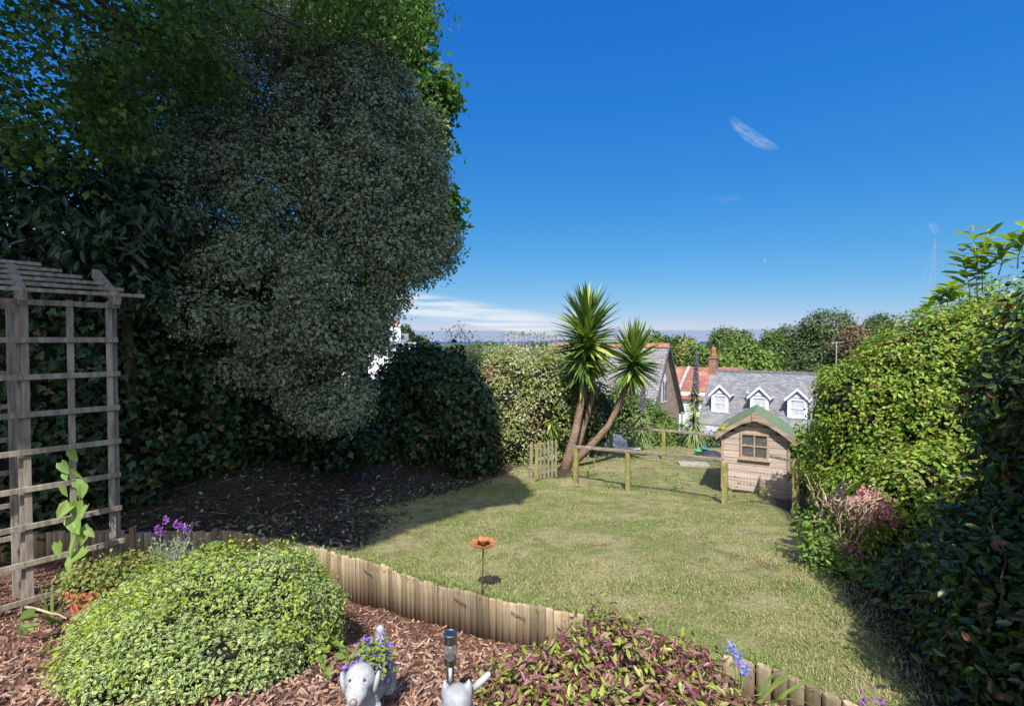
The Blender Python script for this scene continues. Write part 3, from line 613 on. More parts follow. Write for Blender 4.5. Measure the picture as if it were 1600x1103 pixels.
for i, (px, py, d) in enumerate([(300, 110, 5.4), (470, 45, 6.1), (420, 0, 6.4), (180, 20, 5.2), (560, -10, 6.8), (60, 170, 4.9), (260, 90, 5.0)]):
    limb(mb, (-8.2, 3.0, 3.2 + .25 * i), P(px, py, d), .06, .012, .5, 8, 20 + i)
mb.build('branch', M['bark'], s1, smooth=True)
lowE = [(P(70, 60, 5.0), (1.5, .8, .62)), (P(260, 15, 5.5), (1.4, .8, .55)), (P(440, -10, 6.3), (1.3, .8, .55)), (P(590, 5, 7.0), (.85, .7, .62)), (P(0, 190, 4.7), (1.0, .7, .62)), (P(330, 110, 5.9), (.8, .5, .35)), (P(160, 190, 5.3), (.8, .5, .45)), (P(640, 30, 7.6), (.45, .5, .5))]
foliage('crown', lowE, 15000, .064, LM['sycamorelow'], s1, 21, 'ivy', .80, 10, .17, .75, .2, 1.5, hole=(1.9, -.18), up=.5, rnd=.5, droop=.4)
# high crown: lies between the sun and the left of the garden
poly = [(-9.5, 2.6), (-3.2, 2.62), (-1.45, 2.55), (-1.15, 3.2), (-.72, 3.7), (.02, 4.2), (.22, 4.7), (.05, 5.5), (-.3, 6.2), (-.45, 7.2), (-.8, 8.0), (-1.9, 8.5), (-9.5, 9.7)]
def inpoly(a, b_):
    r = np.zeros(len(a), bool); n = len(poly)
    for i in range(n):
        (x1, y1), (x2, y2) = poly[i], poly[(i + 1) % n]
        c = ((y1 > b_) != (y2 > b_)) & (a < (x2 - x1) * (b_ - y1) / (y2 - y1 + 1e-12) + x1); r ^= c
    return r
rng = np.random.default_rng(5); n = 60000
a = rng.uniform(-9.5, .3, n); v_ = rng.uniform(2.5, 9.8, n); q = inpoly(a, v_); a, v_ = a[q], v_[q]
v_ = v_ / math.sin(R(51)); zc = 9.2 + 1.5 * sn(np.stack([a, v_, a * 0], 1), .55, 2.0) + rng.normal(size=len(a)) * .45 - .05 * (a + 4.5) ** 2 * .6
p = np.stack([a - .12 + zc * SUN.x / SUN.z, v_ + zc * SUN.y / SUN.z, zc], 1); ok = (sn(p, 2.6, 9.0) > -.78) & ((p[:, 2] - .15) / np.maximum(p[:, 1], .3) > .80); p = p[ok]
leaves('crown', p, np.array([0, -.4, 1.]) + rng.normal(size=p.shape) * .5, rng.normal(size=p.shape), rng.uniform(.16, .26, len(p)), rng.uniform(.14, .22, len(p)), LM['sycamore'], s1, 'ivy')

s2 = thing('sycamore_tree', 'bright green broadleaf tree showing behind the top and right edge of the grey leaved tree', 'tree', (-3.4, 10.6, -2.2))
mb = MB(); mb.tube([(-3.4, 10.6, -2.4), (-3.3, 10.6, 0), (-3.0, 10.4, 3), (-2.6, 10, 6.5)], [.22, .18, .14, .04], 10)
for i, (px, py, d) in enumerate([(690, 215, 9.6), (690, 130, 9.6), (640, 60, 9.8), (700, 330, 9.4), (560, 40, 9.8)]): limb(mb, (-3.1, 10.5, 1.5 + .5 * i), P(px, py, d), .05, .01, .3, 6, 40 + i)
mb.build('trunk', M['bark'], s2, smooth=True)
foliage('crown', [(P(685, 150, 9.6), (.38, .5, .45)), (P(672, 210, 9.6), (.42, .5, .6)), (P(640, 90, 9.8), (.42, .6, .62)), (P(600, 40, 9.9), (.8, .7, .7)), (P(500, 30, 9.8), (1.2, .8, .8)), (P(690, 330, 9.4), (.33, .4, .5)), (P(640, 20, 10), (.35, .5, .5))], 16000, .13, LM['sycamore'], s2, 31, 'ivy', .85, 8, .14, .8, .25, 1.9, hole=(2.4, -.45), up=.5)

# ------------------------------------------------------------------ grey leaved tree, laurel, ivy
gt = thing('grey_leaved_tree', 'huge rounded tree with small grey green pale edged leaves', 'tree', (-3.0, 8.2, -1.8))
mb = MB(); mb.tube([(-3.0, 8.2, -2.2), (-3.0, 8.1, -.5), (-2.8, 7.9, 1.2), (-2.5, 7.7, 3.4)], [.17, .14, .10, .03], 10)
for i, (px, py, d) in enumerate([(640, 320, 7.6), (600, 420, 7.4), (540, 180, 7.8), (420, 200, 7.5), (330, 330, 7.2), (500, 600, 7.2), (400, 480, 7.2)]): limb(mb, (-2.95, 8.0, -.6 + .2 * i), P(px, py, d), .06, .012, .15, 6, 60 + i)
mb.build('trunk', M['bark'], gt, smooth=True)
ga = [(P(565, 300, 7.6), (1.32, 1.2, 1.3)), (P(555, 175, 7.8), (1.15, 1.1, 1.08)), (P(612, 385, 7.5), (.98, .9, .72)), (P(635, 230, 7.8), (.58, .8, .9)), (P(430, 230, 7.5), (1.6, 1.2, 1.7)), (P(330, 330, 7.2), (1.3, 1.2, 1.4)), (P(520, 480, 7.2), (.88, 1.0, 1.1)), (P(515, 610, 7.1), (.72, .8, .62)), (P(410, 480, 7.0), (1.1, 1.0, 1.2)), (P(400, 110, 7.8), (1.5, 1.2, 1.2)), (P(270, 190, 7.3), (1.3, 1.2, 1.2)), (P(470, 190, 7.9), (.85, .8, 1.2)), (P(490, 340, 7.7), (.75, .7, .95)), (P(300, 300, 7.4), (.9, .8, 1.1)), (P(556, 525, 7.3), (.52, .6, .62)), (P(590, 465, 7.5), (.42, .5, .42)), (P(450, 560, 7.4), (.7, .7, .7))]
gsub = subclump(ga, 380, .17, .40, 43)
foliage('crown', gsub, 205000, .056, LM['grey'], gt, 41, 'oval', .50, 10, .06, .30, .15, 3.1, up=.45, rnd=.40, jit=.42, out=.7)
foliage('inner_leaves', ga, 60000, .060, LM['grey'], gt, 42, 'oval', .5, 8, .12, .3, .12, 2, hole=(2.4, -.60), inner=(.62, .90))
lt = thing('laurel_shrub', 'dark laurel with long glossy leaves growing above the trellis', 'shrub', (-4.9, 6.3, -1.7))
mb = MB(); mb.tube([(-4.9, 6.3, -2.1), (-4.85, 6.2, -.5), (-4.8, 6.0, 1.0), (-4.7, 5.9, 1.9)], [.09, .08, .05, .02], 8); mb.build('trunk', M['bark'], lt, smooth=True)
foliage('crown', [(P(120, 335, 5.9), (1.2, .7, .75)), (P(20, 310, 5.5), (1.0, .7, .8)), (P(235, 335, 6.1), (.55, .5, .5)), (P(120, 440, 6.0), (1.1, .6, .6)), (P(0, 420, 5.6), (.8, .6, .7))], 9000, .135, LM['laurel'], lt, 51, 'oval', .36, 6, .13, .6, .2, 1.8, up=.35, rnd=.45, droop=.5, hole=(2.2, -.55))
ih = thing('ivy_hedge', 'dark ivy covered hedge on the bank behind the trellis', 'hedge', (-4.4, 7.0, -1.8))
ie = [(P(300, 610, 7.2), (1.3, .8, 1.2)), (P(180, 570, 6.7), (1.2, .8, 1.4)), (P(60, 560, 6.2), (1.3, .8, 1.6)), (P(0, 740, 5.9), (1.4, .7, 1.1)), (P(140, 740, 6.3), (1.2, .6, .8)), (P(410, 640, 7.6), (1.0, .7, .7)), (P(330, 460, 7.4), (1.1, .8, 1.0)), (P(300, 700, 6.9), (.9, .5, .5)), (P(150, 460, 6.8), (1.5, .7, 1.0)), (P(470, 670, 8.4), (.9, .5, .6)), (P(550, 690, 9.0), (.7, .5, .6)), (P(510, 690, 7.9), (.8, .4, .42)), (P(450, 600, 8.4), (.9, .6, .9))]
foliage('foliage', ie, 31000, .085, LM['ivy'], ih, 61, 'ivy', .9, 7, .10, .22, .16, 2.0, up=.15, rnd=.4, droop=.8, fill=3000, fillL=1.8)
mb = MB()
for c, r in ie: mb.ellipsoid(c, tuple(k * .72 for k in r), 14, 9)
mb.build('stems_or_core', M['core'], ih, smooth=True)  # solid dark hulls filling the ivy, painted as its shaded inside
rng2 = random.Random(4); st = []; en = []
for k in range(18):
    q = P(rng2.uniform(200, 520), rng2.uniform(600, 720), rng2.uniform(6.3, 7.0)); st.append((q.x, q.y, float(zlawn(q.x, q.y)))); en.append((q.x + rng2.uniform(-.4, .4), q.y + rng2.uniform(-.2, .3), st[-1][2] + rng2.uniform(.25, .8)))
twigs('stems_or_core', st, en, .004, M['bark'], ih, 5)
db = thing('ivy_bush', 'dark rounded ivy covered bush in shade beside the sunlit flowering hedge', 'bush', (-1.45, 10.1, -2.6))
de = [(P(690, 640, 10.2), (1.05, .8, 1.32)), (P(650, 600, 10.3), (.75, .7, .85)), (P(725, 670, 10.0), (.66, .7, 1.0)), (P(640, 690, 10.0), (.9, .7, .7)), (P(585, 660, 9.6), (.8, .6, .9)), (P(500, 690, 9.2), (.9, .6, .7)), (P(622, 600, 10), (.34, .4, .42))]
foliage('foliage', de + subclump(de, 60, .22, .42, 72), 22000, .095, LM['ivy'], db, 71, 'ivy', .9, 7, .08, .25, .14, 2.4, up=.3, rnd=.42, droop=.5)
mb = MB()
for c, r in de: mb.ellipsoid(c, tuple(k * .78 for k in r), 14, 9)
mb.build('stems_or_core', M['core'], db, smooth=True)

# ------------------------------------------------------------------ sunlit flowering hedge
fh = thing('flowering_hedge', 'sunlit mixed hedge with pale flowers and dry brown patches behind the picket gate', 'hedge', (.2, 11.8, -2.75))
fe = [(P(740, 640, 11.6), (.9, .9, 1.32)), (P(800, 640, 11.4), (.9, .9, 1.45)), (P(850, 640, 11.2), (.75, .9, 1.45)), (P(700, 570, 11.9), (.6, .8, .42)), (P(890, 640, 11.5), (.7, .8, 1.3)), (P(815, 690, 10.9), (.6, .5, .65)), (P(770, 590, 11.9), (1.3, .9, .75)), (P(860, 600, 11.9), (.9, .9, .85))]
foliage('foliage', fe + subclump(fe, 110, .16, .36, 84), 40000, .06, LM['flowerhedge'], fh, 81, 'lance', .5, 9, .08, .25, .14, 2.6, up=.4, rnd=.4, jit=.45, out=.9)
foliage('flower', [(P(775, 580, 11.8), (1.3, .95, .66)), (P(850, 590, 11.6), (.95, 1.0, .7)), (P(800, 615, 11.3), (.92, .92, 1.1))], 1500, .040, LM['palepink'], fh, 82, 'oval', .9, 2, .05, .06, .12, 2.6, up=.4)
mb = MB()
for c, r in fe: mb.ellipsoid(c, tuple(k * .7 for k in r), 14, 9)
mb.build('stems_or_core', M['core'], fh, smooth=True)
r = random.Random(12); st = []; en = []; hp = []
for px, pt, pb in [(697, 520, 548), (706, 516, 548), (714, 512, 545), (719, 508, 545), (725, 514, 545), (733, 521, 546), (739, 524, 546), (703, 527, 548), (728, 528, 548), (745, 530, 546), (768, 540, 552), (780, 530, 548), (790, 524, 548), (799, 520, 546), (806, 527, 546), (813, 522, 546), (818, 520, 546), (823, 524, 545), (829, 521, 546), (836, 525, 546), (843, 524, 546), (851, 523, 548), (858, 527, 548), (866, 525, 548), (873, 528, 548), (712, 524, 545), (722, 522, 545)]:
    d = r.uniform(11.5, 12.2); st.append(P(px + r.uniform(-3, 3), pb + 8, d)); en.append(P(px, pt, d)); hp.append(en[-1])
twigs('stems_or_core', st, en, .008, M['twig'], fh, 13, .04)
rng = np.random.default_rng(14); pp = np.repeat(np.array([list(q) for q in hp]), 16, 0); ii = np.arange(len(pp)) % 16
wide = (np.repeat(np.array([q.x > -.2 for q in hp]), 16)); off = rng.normal(size=pp.shape) * np.where(wide[:, None], [.05, .05, .02], [.04, .04, .12]) - np.where(wide[:, None], [0, 0, .0], [0, 0, .08])
leaves('foliage', pp + off, rng.normal(size=pp.shape) + [0, -.3, .6], rng.normal(size=pp.shape), .06, .028, LM['flowerhedge'], fh, 'oval')
dk = thing('dark_shrub', 'dark leafy shrub in shade behind the yucca trunks', 'shrub', (1.5, 11.2, -2.75))
foliage('foliage', [(P(885, 650, 11.0), (.38, .4, .85)), (P(925, 650, 11.4), (.5, .4, .8))], 4000, .09, LM['ivy'], dk, 85, 'oval', .5, 6, .1, .3, .1, 2, up=.2)
mb = MB(); mb.ellipsoid(P(890, 655, 11.1), (.3, .3, .75), 10, 8).ellipsoid(P(930, 655, 11.5), (.4, .3, .7), 10, 8); mb.build('stems_or_core', M['core'], dk, smooth=True)

# ------------------------------------------------------------------ right hedge
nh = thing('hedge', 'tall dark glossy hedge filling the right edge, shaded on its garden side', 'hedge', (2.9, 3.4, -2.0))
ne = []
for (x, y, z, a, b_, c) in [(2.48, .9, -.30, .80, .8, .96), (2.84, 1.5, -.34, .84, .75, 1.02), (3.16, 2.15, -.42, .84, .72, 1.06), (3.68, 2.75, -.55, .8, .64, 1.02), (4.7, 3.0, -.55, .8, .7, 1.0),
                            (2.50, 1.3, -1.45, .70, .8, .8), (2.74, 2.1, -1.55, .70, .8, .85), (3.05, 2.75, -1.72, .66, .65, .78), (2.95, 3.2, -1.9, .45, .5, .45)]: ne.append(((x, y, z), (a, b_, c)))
foliage('foliage', ne + subclump(ne, 90, .14, .26, 93), 85000, .050, LM['hedgeshade'], nh, 91, 'oval', .48, 7, .05, .18, .11, 2.6, up=.3, rnd=.5, droop=.3, jit=.4, zmin=lambda p: zlawn(p[:, 0], p[:, 1]) + .02, keep=lambda p: np.linalg.norm(p, axis=1) > 1.15)
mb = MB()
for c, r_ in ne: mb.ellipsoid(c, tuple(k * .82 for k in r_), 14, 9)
mb.build('stems_or_core', M['core'], nh, smooth=True)
rr2 = random.Random(3); st = []; en = []
for px, py, d, qx, qy in [(1563, 955, 2.1, 1570, 860), (1570, 860, 2.1, 1548, 800), (1570, 865, 2.12, 1600, 868), (1480, 640, 2.7, 1560, 655)]:
    twigs('branch', [P(px, py, d - .16)], [P(qx, qy, d - .12)], .005, M['bark'], nh, int(px), .10)
dlm = leafmat('dead_leaf_brown', [(.15, .065, .03), (.10, .045, .02)])
for (a, b_, d, L_) in ((1503, 985, 2.05, .042), (1548, 845, 2.1, .04)):
    leaves('dead_leaf', np.array([P(a, b_, d - .12)]), np.array([[-.5, -.8, .3]]), np.array([[.5, .1, -.8]]), L_, L_ * .6, dlm, nh)
rng = np.random.default_rng(77)
def shoots(name, tips, mat, root, n=14, L=.09, seed=1, r0=.0032):
    rng = np.random.default_rng(seed)
    for q_, (a, b_) in enumerate(tips):
        a = np.array(a); b_ = np.array(b_); pos = []; nr = []; tn = []; ln = []
        for k in range(n):
            s = .25 + .75 * (k + .5) / n; ang = k * 2.4 + rng.uniform(0, .5); o_ = np.array([math.cos(ang), math.sin(ang), .45 + .5 * s])
            pos.append(a + (b_ - a) * s); tn.append(o_); nr.append(np.array([-.3 * math.cos(ang), -.3 * math.sin(ang), 1]) + rng.normal(size=3) * .25); ln.append(L * rng.uniform(.7, 1.25) * (1.1 - .35 * s))
        sh = twigs('shoot', [a], [b_], r0, M['twig'], root, seed + q_, .06)
        leaves(name, np.array(pos), np.array(nr), np.array(tn), np.array(ln), np.array(ln) * .46, mat, sh, 'oval')
shoots('foliage', [(P(1528, 470, 2.9), P(1520, 352, 2.85)), (P(1535, 455, 2.9), P(1546, 362, 2.85)), (P(1515, 470, 2.95), P(1503, 392, 2.9)), (P(1560, 430, 2.8), P(1572, 372, 2.7)), (P(1590, 420, 2.6), P(1600, 352, 2.5)), (P(1470, 485, 3.5), P(1468, 455, 3.5)), (P(1480, 480, 3.5), P(1490, 448, 3.4)), (P(1445, 500, 3.8), P(1452, 470, 3.8)), (P(1500, 470, 3.2), P(1484, 445, 3.2))], LM['shoot'], nh, 17, .115, 7)
bh = thing('hedge', 'bright sunlit rounded hedge beside the wooden playhouse', 'hedge', (4.8, 5.6, -2.3))
be = [((4.48, 5.95, -1.40), (.74, .8, 1.17)), ((4.8, 5.6, -1.15), (.72, .8, 1.25)), ((5.3, 5.6, -.95), (.9, .9, 1.36)), ((6.2, 6.0, -.8), (1.1, 1.0, 1.5)), ((4.15, 5.5, -1.95), (.55, .6, .7)), ((4.7, 5.1, -1.75), (.8, .6, .85)), ((5.6, 5.2, -1.4), (.9, .7, 1.2)), ((4.35, 5.9, -.92), (.60, .7, .74)), ((5.0, 5.7, -.35), (.7, .8, .70)), ((4.7, 5.75, -.62), (.62, .75, .72)), ((4.1, 4.75, -1.7), (.6, .5, .7)), ((5.35, 5.4, -.3), (.75, .8, .75))]
foliage('foliage', be + subclump(be, 70, .14, .28, 103), 95000, .050, LM['hedge'], bh, 101, 'oval', .52, 7, .05, .2, .10, 2.4, up=.3, rnd=.45, droop=.1, out=.9)
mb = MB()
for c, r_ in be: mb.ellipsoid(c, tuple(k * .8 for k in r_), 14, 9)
mb.build('stems_or_core', M['core'], bh, smooth=True)

# ------------------------------------------------------------------ plants at the foot of the right hedge
c0 = G(1300, 872)
bs = thing('bare_shrub', 'pruned shrub of bare pale twigs against the dark hedge', 'shrub', c0)
r = random.Random(8); st = []; en = []
d0 = c0.y - .12
def sprig(a, dirn, L, depth):
    b_ = a + dirn * L; st.append(a); en.append(b_)
    if depth == 0: return
    for _ in range(r.choice((2, 3, 3))):
        k = r.uniform(.45, 1.0); nd = (dirn + Vector((r.uniform(-.75, .75), r.uniform(-.6, .45), r.uniform(-.25, .6)))).normalized(); sprig(a.lerp(b_, k), nd, L * r.uniform(.5, .85), depth - 1)
for k in range(8):
    ang = -1.0 + 2.0 * k / 7; a = c0 + Vector((r.uniform(-.03, .05), -.12 + r.uniform(-.04, .03), .12 + r.uniform(0, .1))); st.append(c0.copy()); en.append(a); sprig(a, Vector((math.sin(ang) * .75, r.uniform(-.45, .1), 1)).normalized(), r.uniform(.20, .30), 3)
twigs('stems_or_core', st, en, .0085, M['twig'], bs, 9, .10)
pf = thing('flowering_shrub', 'pink flowered shrub tucked between the bare twigs and the dark hedge', 'shrub', c0 + Vector((.35, .25, 0)))
foliage('flower', [(P(1362, 785, d0 + .1), (.16, .16, .15)), (P(1340, 800, d0), (.12, .14, .14)), (P(1378, 805, d0 + .05), (.1, .12, .1)), (P(1325, 870, d0 - .15), (.12, .1, .16))], 620, .034, LM['pink'], pf, 111, 'oval', .8, 4, .03, .6, .1, 4)
foliage('foliage', [(P(1365, 815, d0 + .15), (.22, .2, .25)), (P(1340, 850, d0 + .05), (.22, .2, .25))], 800, .045, LM['hedge'], pf, 112, 'oval', .55, 5, .05, .5)
gs = thing('low_shrub', 'small light green leafy shrub at the lawn edge below the bare twigs', 'shrub', c0 + Vector((-.15, -.1, 0)))
foliage('foliage', [(P(1268, 825, d0 - .05), (.13, .14, .11)), (P(1285, 860, d0 - .15), (.14, .14, .15)), (P(1310, 905, d0 - .3), (.2, .16, .18)), (P(1345, 925, d0 - .5), (.22, .2, .2))], 1900, .045, LM['fresh'], gs, 113, 'oval', .55, 6, .05, .5)
twigs('stems_or_core', [c0, c0 + Vector((.05, -.1, 0)), c0 + Vector((.1, -.2, 0))], [P(1268, 835, d0 - .05), P(1290, 865, d0 - .15), P(1320, 905, d0 - .3)], .006, M['twig'], gs, 3)

# ------------------------------------------------------------------ trellis arch with slatted roof
TA = Vector((-4.04, 4.0, 0)); TD = Vector((.643, .766, 0)); TN = Vector((-.766, .643, 0))
tl = thing('trellis_arch', 'weathered grey timber garden arch with square lattice side and slatted roof', 'garden arch', (TA.x, TA.y, -2.42))
def tp(u, n, z): q = TA + TD * u + TN * n; return Vector((q.x, q.y, z - .065))
tz = .60
for u, n in ((0, .035), (.60, .035), (0, .78), (-.66, .035)):
    mb = MB(); z0 = float(zbed(*tp(u, n, 0).xy)) - .1 if tp(u, n, 0).y < 5.4 else -2.4
    mb.bar(tp(u, n, z0), tp(u, n, tz - .16), .058, .058, TD); mb.build('post', M['trellis'], tl, bevel=.004)
r = random.Random(2)
for u in (-.62, -.31, .02, .30, .565): 
    mb = MB(); mb.bar(tp(u, -.014, -2.25), tp(u + .004, -.014, .42), .046, .022, TN); mb.build('lattice_upright', M['trellis'], tl, bevel=.003)
for k in range(9):
    z = .385 - .309 * k; mb = MB(); mb.bar(tp(-1.1, -.036, z + r.uniform(-.006, .006)), tp(.625 + r.uniform(0, .02), -.036, z), .022, .046, (0, 0, 1)); mb.build('lattice_rail', M['trellis'], tl, bevel=.003)
for k in range(9):
    z = .385 - .309 * k; mb = MB(); mb.bar(tp(-1.0, .83, z), tp(.05, .83, z), .022, .046, (0, 0, 1)); mb.build('lattice_rail', M['trellis'], tl, bevel=.003)
for u in (0.0, .60):
    mb = MB(); mb.bar(tp(u, -.18, .43), tp(u, .70, .746), .06, .085, (0, 0, 1)); mb.build('roof_beam', M['trellis'], tl, bevel=.004)
for k in range(6):
    n = -.16 + .16 * k; z = .478 + .060 * k; mb = MB(); mb.bar(tp(-1.4, n, z), tp(.80 - .12 * k, n, z), .06, .03, (0, 0, 1)); mb.build('roof_slat', M['trellis'], tl, bevel=.003)

bv = thing('bindweed', 'light green heart leaved climber growing up the lattice', 'climbing plant', tp(.28, -.1, -2.3))
vp = [(112, 882, .20), (135, 870, .18), (118, 850, .19), (128, 835, .17), (112, 820, .19), (108, 798, .17), (122, 795, .16), (136, 802, .13), (130, 770, .12), (114, 745, .12), (95, 735, .13), (110, 716, .12), (118, 765, .13), (98, 770, .12), (90, 860, .14), (105, 905, .14), (136, 840, .10), (100, 752, .08)]
rng = np.random.default_rng(15); pos = np.array([P(a, b_ - 12, 4.02) for a, b_, s in vp]); n = len(vp)
leaves('leaf', pos, np.array([.1, -1, .45]) + rng.normal(size=(n, 3)) * .4, np.array([0, -.25, -1.0]) + rng.normal(size=(n, 3)) * [.55, .2, .2], np.array([s for *_, s in vp]) * .92, np.array([s for *_, s in vp]) * .66, LM['vine'], bv, 'heart')
mb = MB(); mb.tube([P(115, 930, 4.05), P(122, 870, 4.07), P(112, 820, 4.09), P(125, 780, 4.09), P(105, 740, 4.1), P(112, 705, 4.1)], .004, 5); mb.build('stem', LM['strap'], bv)
twigs('dead_stick', [P(40, 948, 3.7)], [P(104, 966, 3.3)], .012, M['twig'], None, 2, .03)
tag(C.objects['dead_stick'], 'thin bare stick lying at the foot of the arch', 'stick')

# ------------------------------------------------------------------ planting bed: shrubs and pots
def zb(x, y): return float(zbed(x, y))
ev = thing('variegated_shrub', 'big rounded shrub with small cream edged leaves on the bark bed', 'shrub', (-1.75, 3.0, zb(-1.75, 3.0)))
ee = [((-1.72, 2.95, -1.83), (.60, .62, .52)), ((-2.0, 2.9, -1.92), (.53, .6, .48)), ((-1.76, 2.4, -1.78), (.38, .48, .38)), ((-1.5, 2.35, -1.80), (.43, .45, .36)), ((-1.68, 3.15, -1.98), (.5, .5, .48)), ((-2.15, 3.2, -2.08), (.48, .5, .46)), ((-1.46, 2.75, -1.95), (.36, .45, .38)), ((-2.22, 2.85, -1.98), (.36, .42, .40)), ((-2.45, 3.15, -2.02), (.38, .42, .46)), ((-1.95, 2.45, -1.80), (.30, .4, .34))]
foliage('foliage', ee + subclump(ee, 120, .10, .20, 124), 135000, .0225, LM['euonymus'], ev, 121, 'oval', .5, 10, .022, .2, .10, 4.6, up=.45, rnd=.5, zmin=lambda p: zbed(p[:, 0], p[:, 1]) + .03)
foliage('green_shoot', [((-2.0, 2.9, -1.90), (.56, .62, .50)), ((-1.72, 2.95, -1.80), (.62, .64, .53)), ((-1.84, 2.4, -1.74), (.43, .48, .38)), ((-1.42, 2.75, -1.92), (.38, .45, .38))], 9000, .026, LM['euonymusgreen'], ev, 122, 'oval', .52, 14, .04, .05, .09, 4.2, up=.6, zmin=lambda p: zbed(p[:, 0], p[:, 1]) + .06)
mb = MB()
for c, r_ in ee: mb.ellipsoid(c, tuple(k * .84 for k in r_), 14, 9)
mb.build('stems_or_core', M['core'], ev, smooth=True)
hb = thing('hebe_shrub', 'low domed shrub with maroon and lime green leaves beside the solar light', 'shrub', (.45, 2.1, -1.6))
he = [((.45, 2.12, -1.70), (.42, .45, .40)), ((.15, 2.05, -1.70), (.34, .40, .29)), ((.76, 2.08, -1.70), (.30, .40, .29)), ((.40, 1.75, -1.60), (.52, .4, .27))]
foliage('foliage', he, 20000, .042, LM['hebe'], hb, 131, 'oval', .36, 8, .026, .24, .10, 5, up=.5, rnd=.5, out=.5, droop=-.9)
mb = MB()
for c, r_ in he: mb.ellipsoid(c, tuple(k * .66 for k in r_), 12, 8)
mb.build('stems_or_core', M['core'], hb, smooth=True)
# lavender
lc = P(266, 872, 4.1); lc.z = -2.3
lv = thing('lavender_plant', 'small silvery lavender with purple flower tips behind the variegated shrub', 'plant', (lc.x, lc.y, -2.46))
rng = np.random.default_rng(19); n = 260
dd = np.stack([rng.normal(size=n) * .30, rng.normal(size=n) * .30, np.ones(n)], 1); bp_ = np.array([lc.x, lc.y, -2.12]) + rng.normal(size=(n, 3)) * [.06, .06, .03]
ht = rng.uniform(.22, .50, n); blades('stem', bp_, dd, ht, .006, LM['lavender'], lv, 3, .15)
tips = []; 
for k in range(n):
    for q in range(7):
        s = rng.uniform(.25, 1.0); tips.append(bp_[k] + unit(dd[k]) * ht[k] * s)
tips = np.array(tips); leaves('leaf', tips, rng.normal(size=tips.shape) + [0, -.4, .7], rng.normal(size=tips.shape) + [0, 0, .9], .034, .009, LM['lavender'], lv, 'lance')
for a, b_ in ((246, 827), (259, 812), (275, 820), (285, 822), (252, 830), (290, 826)):
    fp = np.array(P(a, b_, 4.05))[None] + np.clip(rng.normal(size=(30, 3)), -1.5, 1.5) * [.008, .008, .018]
    leaves('flower', fp, rng.normal(size=fp.shape), rng.normal(size=fp.shape) + [0, 0, .6], .024, .014, LM['magenta'], lv)
# flower pot
pc = P(146, 930, 3.5); zp = zb(pc.x, pc.y)
tpz = float(P(146, 912, 3.5).z)
fpn = thing('flower_pot', 'round terracotta pot half hidden by the variegated shrub', 'plant pot', (pc.x, pc.y, zp - .01))
mb = MB(); hgt = tpz - zp + .01; mb.lathe([(.095, 0), (.135, hgt - .05), (.15, hgt - .05), (.155, hgt), (.138, hgt), (.125, hgt - .04)], (0, 0, 0), 28); mb.build('pot', M['terracotta'], fpn, world=False, smooth=False)
mb = MB(); mb.lathe([(.0, hgt - .03), (.128, hgt - .03)], (0, 0, 0), 24); mb.build('soil', soilm, fpn, world=False)
pp_ = thing('pot_plant', 'small leaved yellow green plant spilling over the terracotta pot', 'plant', (pc.x, pc.y, tpz))
foliage('foliage', [((pc.x + .02, pc.y, tpz + .04), (.22, .2, .11)), ((pc.x + .2, pc.y + .1, tpz + .05), (.22, .2, .12)), ((pc.x - .12, pc.y + .05, tpz + .02), (.12, .12, .09))], 2400, .028, leafmat('pot_plant_leaf', [(.24, .28, .06), (.17, .24, .06), (.34, .30, .10), (.20, .26, .07)], trans=.3), pp_, 141, 'oval', .6, 7, .03, .5, .1, 5, up=.6)
def strap(label, base, n, L, seed, droop=.9, spread=.5, wd=.022, mat='strap'):
    o = thing('strap_leaved_plant', label, 'plant', base); rng = np.random.default_rng(seed)
    d = np.stack([rng.normal(size=n) * spread, rng.normal(size=n) * spread, np.ones(n)], 1)
    blades('leaf', np.array(base)[None] + rng.normal(size=(n, 3)) * [.02, .02, .0], d, L * rng.uniform(.7, 1.15, n), wd, LM[mat], o, 7, droop, rng); return o
q = P(195, 895, 4.3); strap('strap leaved plant growing between the trellis post and the lavender', (q.x, q.y, zb(q.x, q.y)), 13, .5, 3, 1.0, .45)
q = P(82, 960, 3.75); strap('dark strap leaved plant at the foot of the lattice', (q.x, q.y, zb(q.x, q.y)), 9, .34, 4, .7, .35)
q = P(1190, 1120, 2.08); strap('strap leaved plant arching in front of the chunky edging boards', (q.x, q.y, zb(q.x, q.y)), 8, .34, 6, 1.3, .55, .017)
q = P(1150, 1120, 2.05); bb = thing('bluebell', 'bluebell with nodding blue flowers beside the maroon shrub', 'flower', (q.x, q.y, zb(q.x, q.y)))
mb = MB(); rng = np.random.default_rng(23); fpos = []
for tx, ty in ((1143, 1012), (1153, 1030), (1162, 1042)):
    tp_ = P(tx, ty, 2.1); mb.tube([q, q.lerp(tp_, .5) + Vector((.01, 0, .03)), tp_], [.004, .0035, .002], 5); fpos = np.array([np.array(tp_) + np.clip(rng.normal(size=3), -1.4, 1.4) * [.014, .012, .018] for _ in range(26)]); leaves('flower', fpos, rng.normal(size=fpos.shape), rng.normal(size=fpos.shape) - [0, 0, .7], .021, .012, LM['bluebell'], bb)
mb.build('stem', LM['strap'], bb)
q = P(1346, 1095, 1.95); mf = thing('cyclamen', 'tiny pink flowers at the shaded foot of the right hedge', 'flower', (q.x, q.y, q.z - .1))

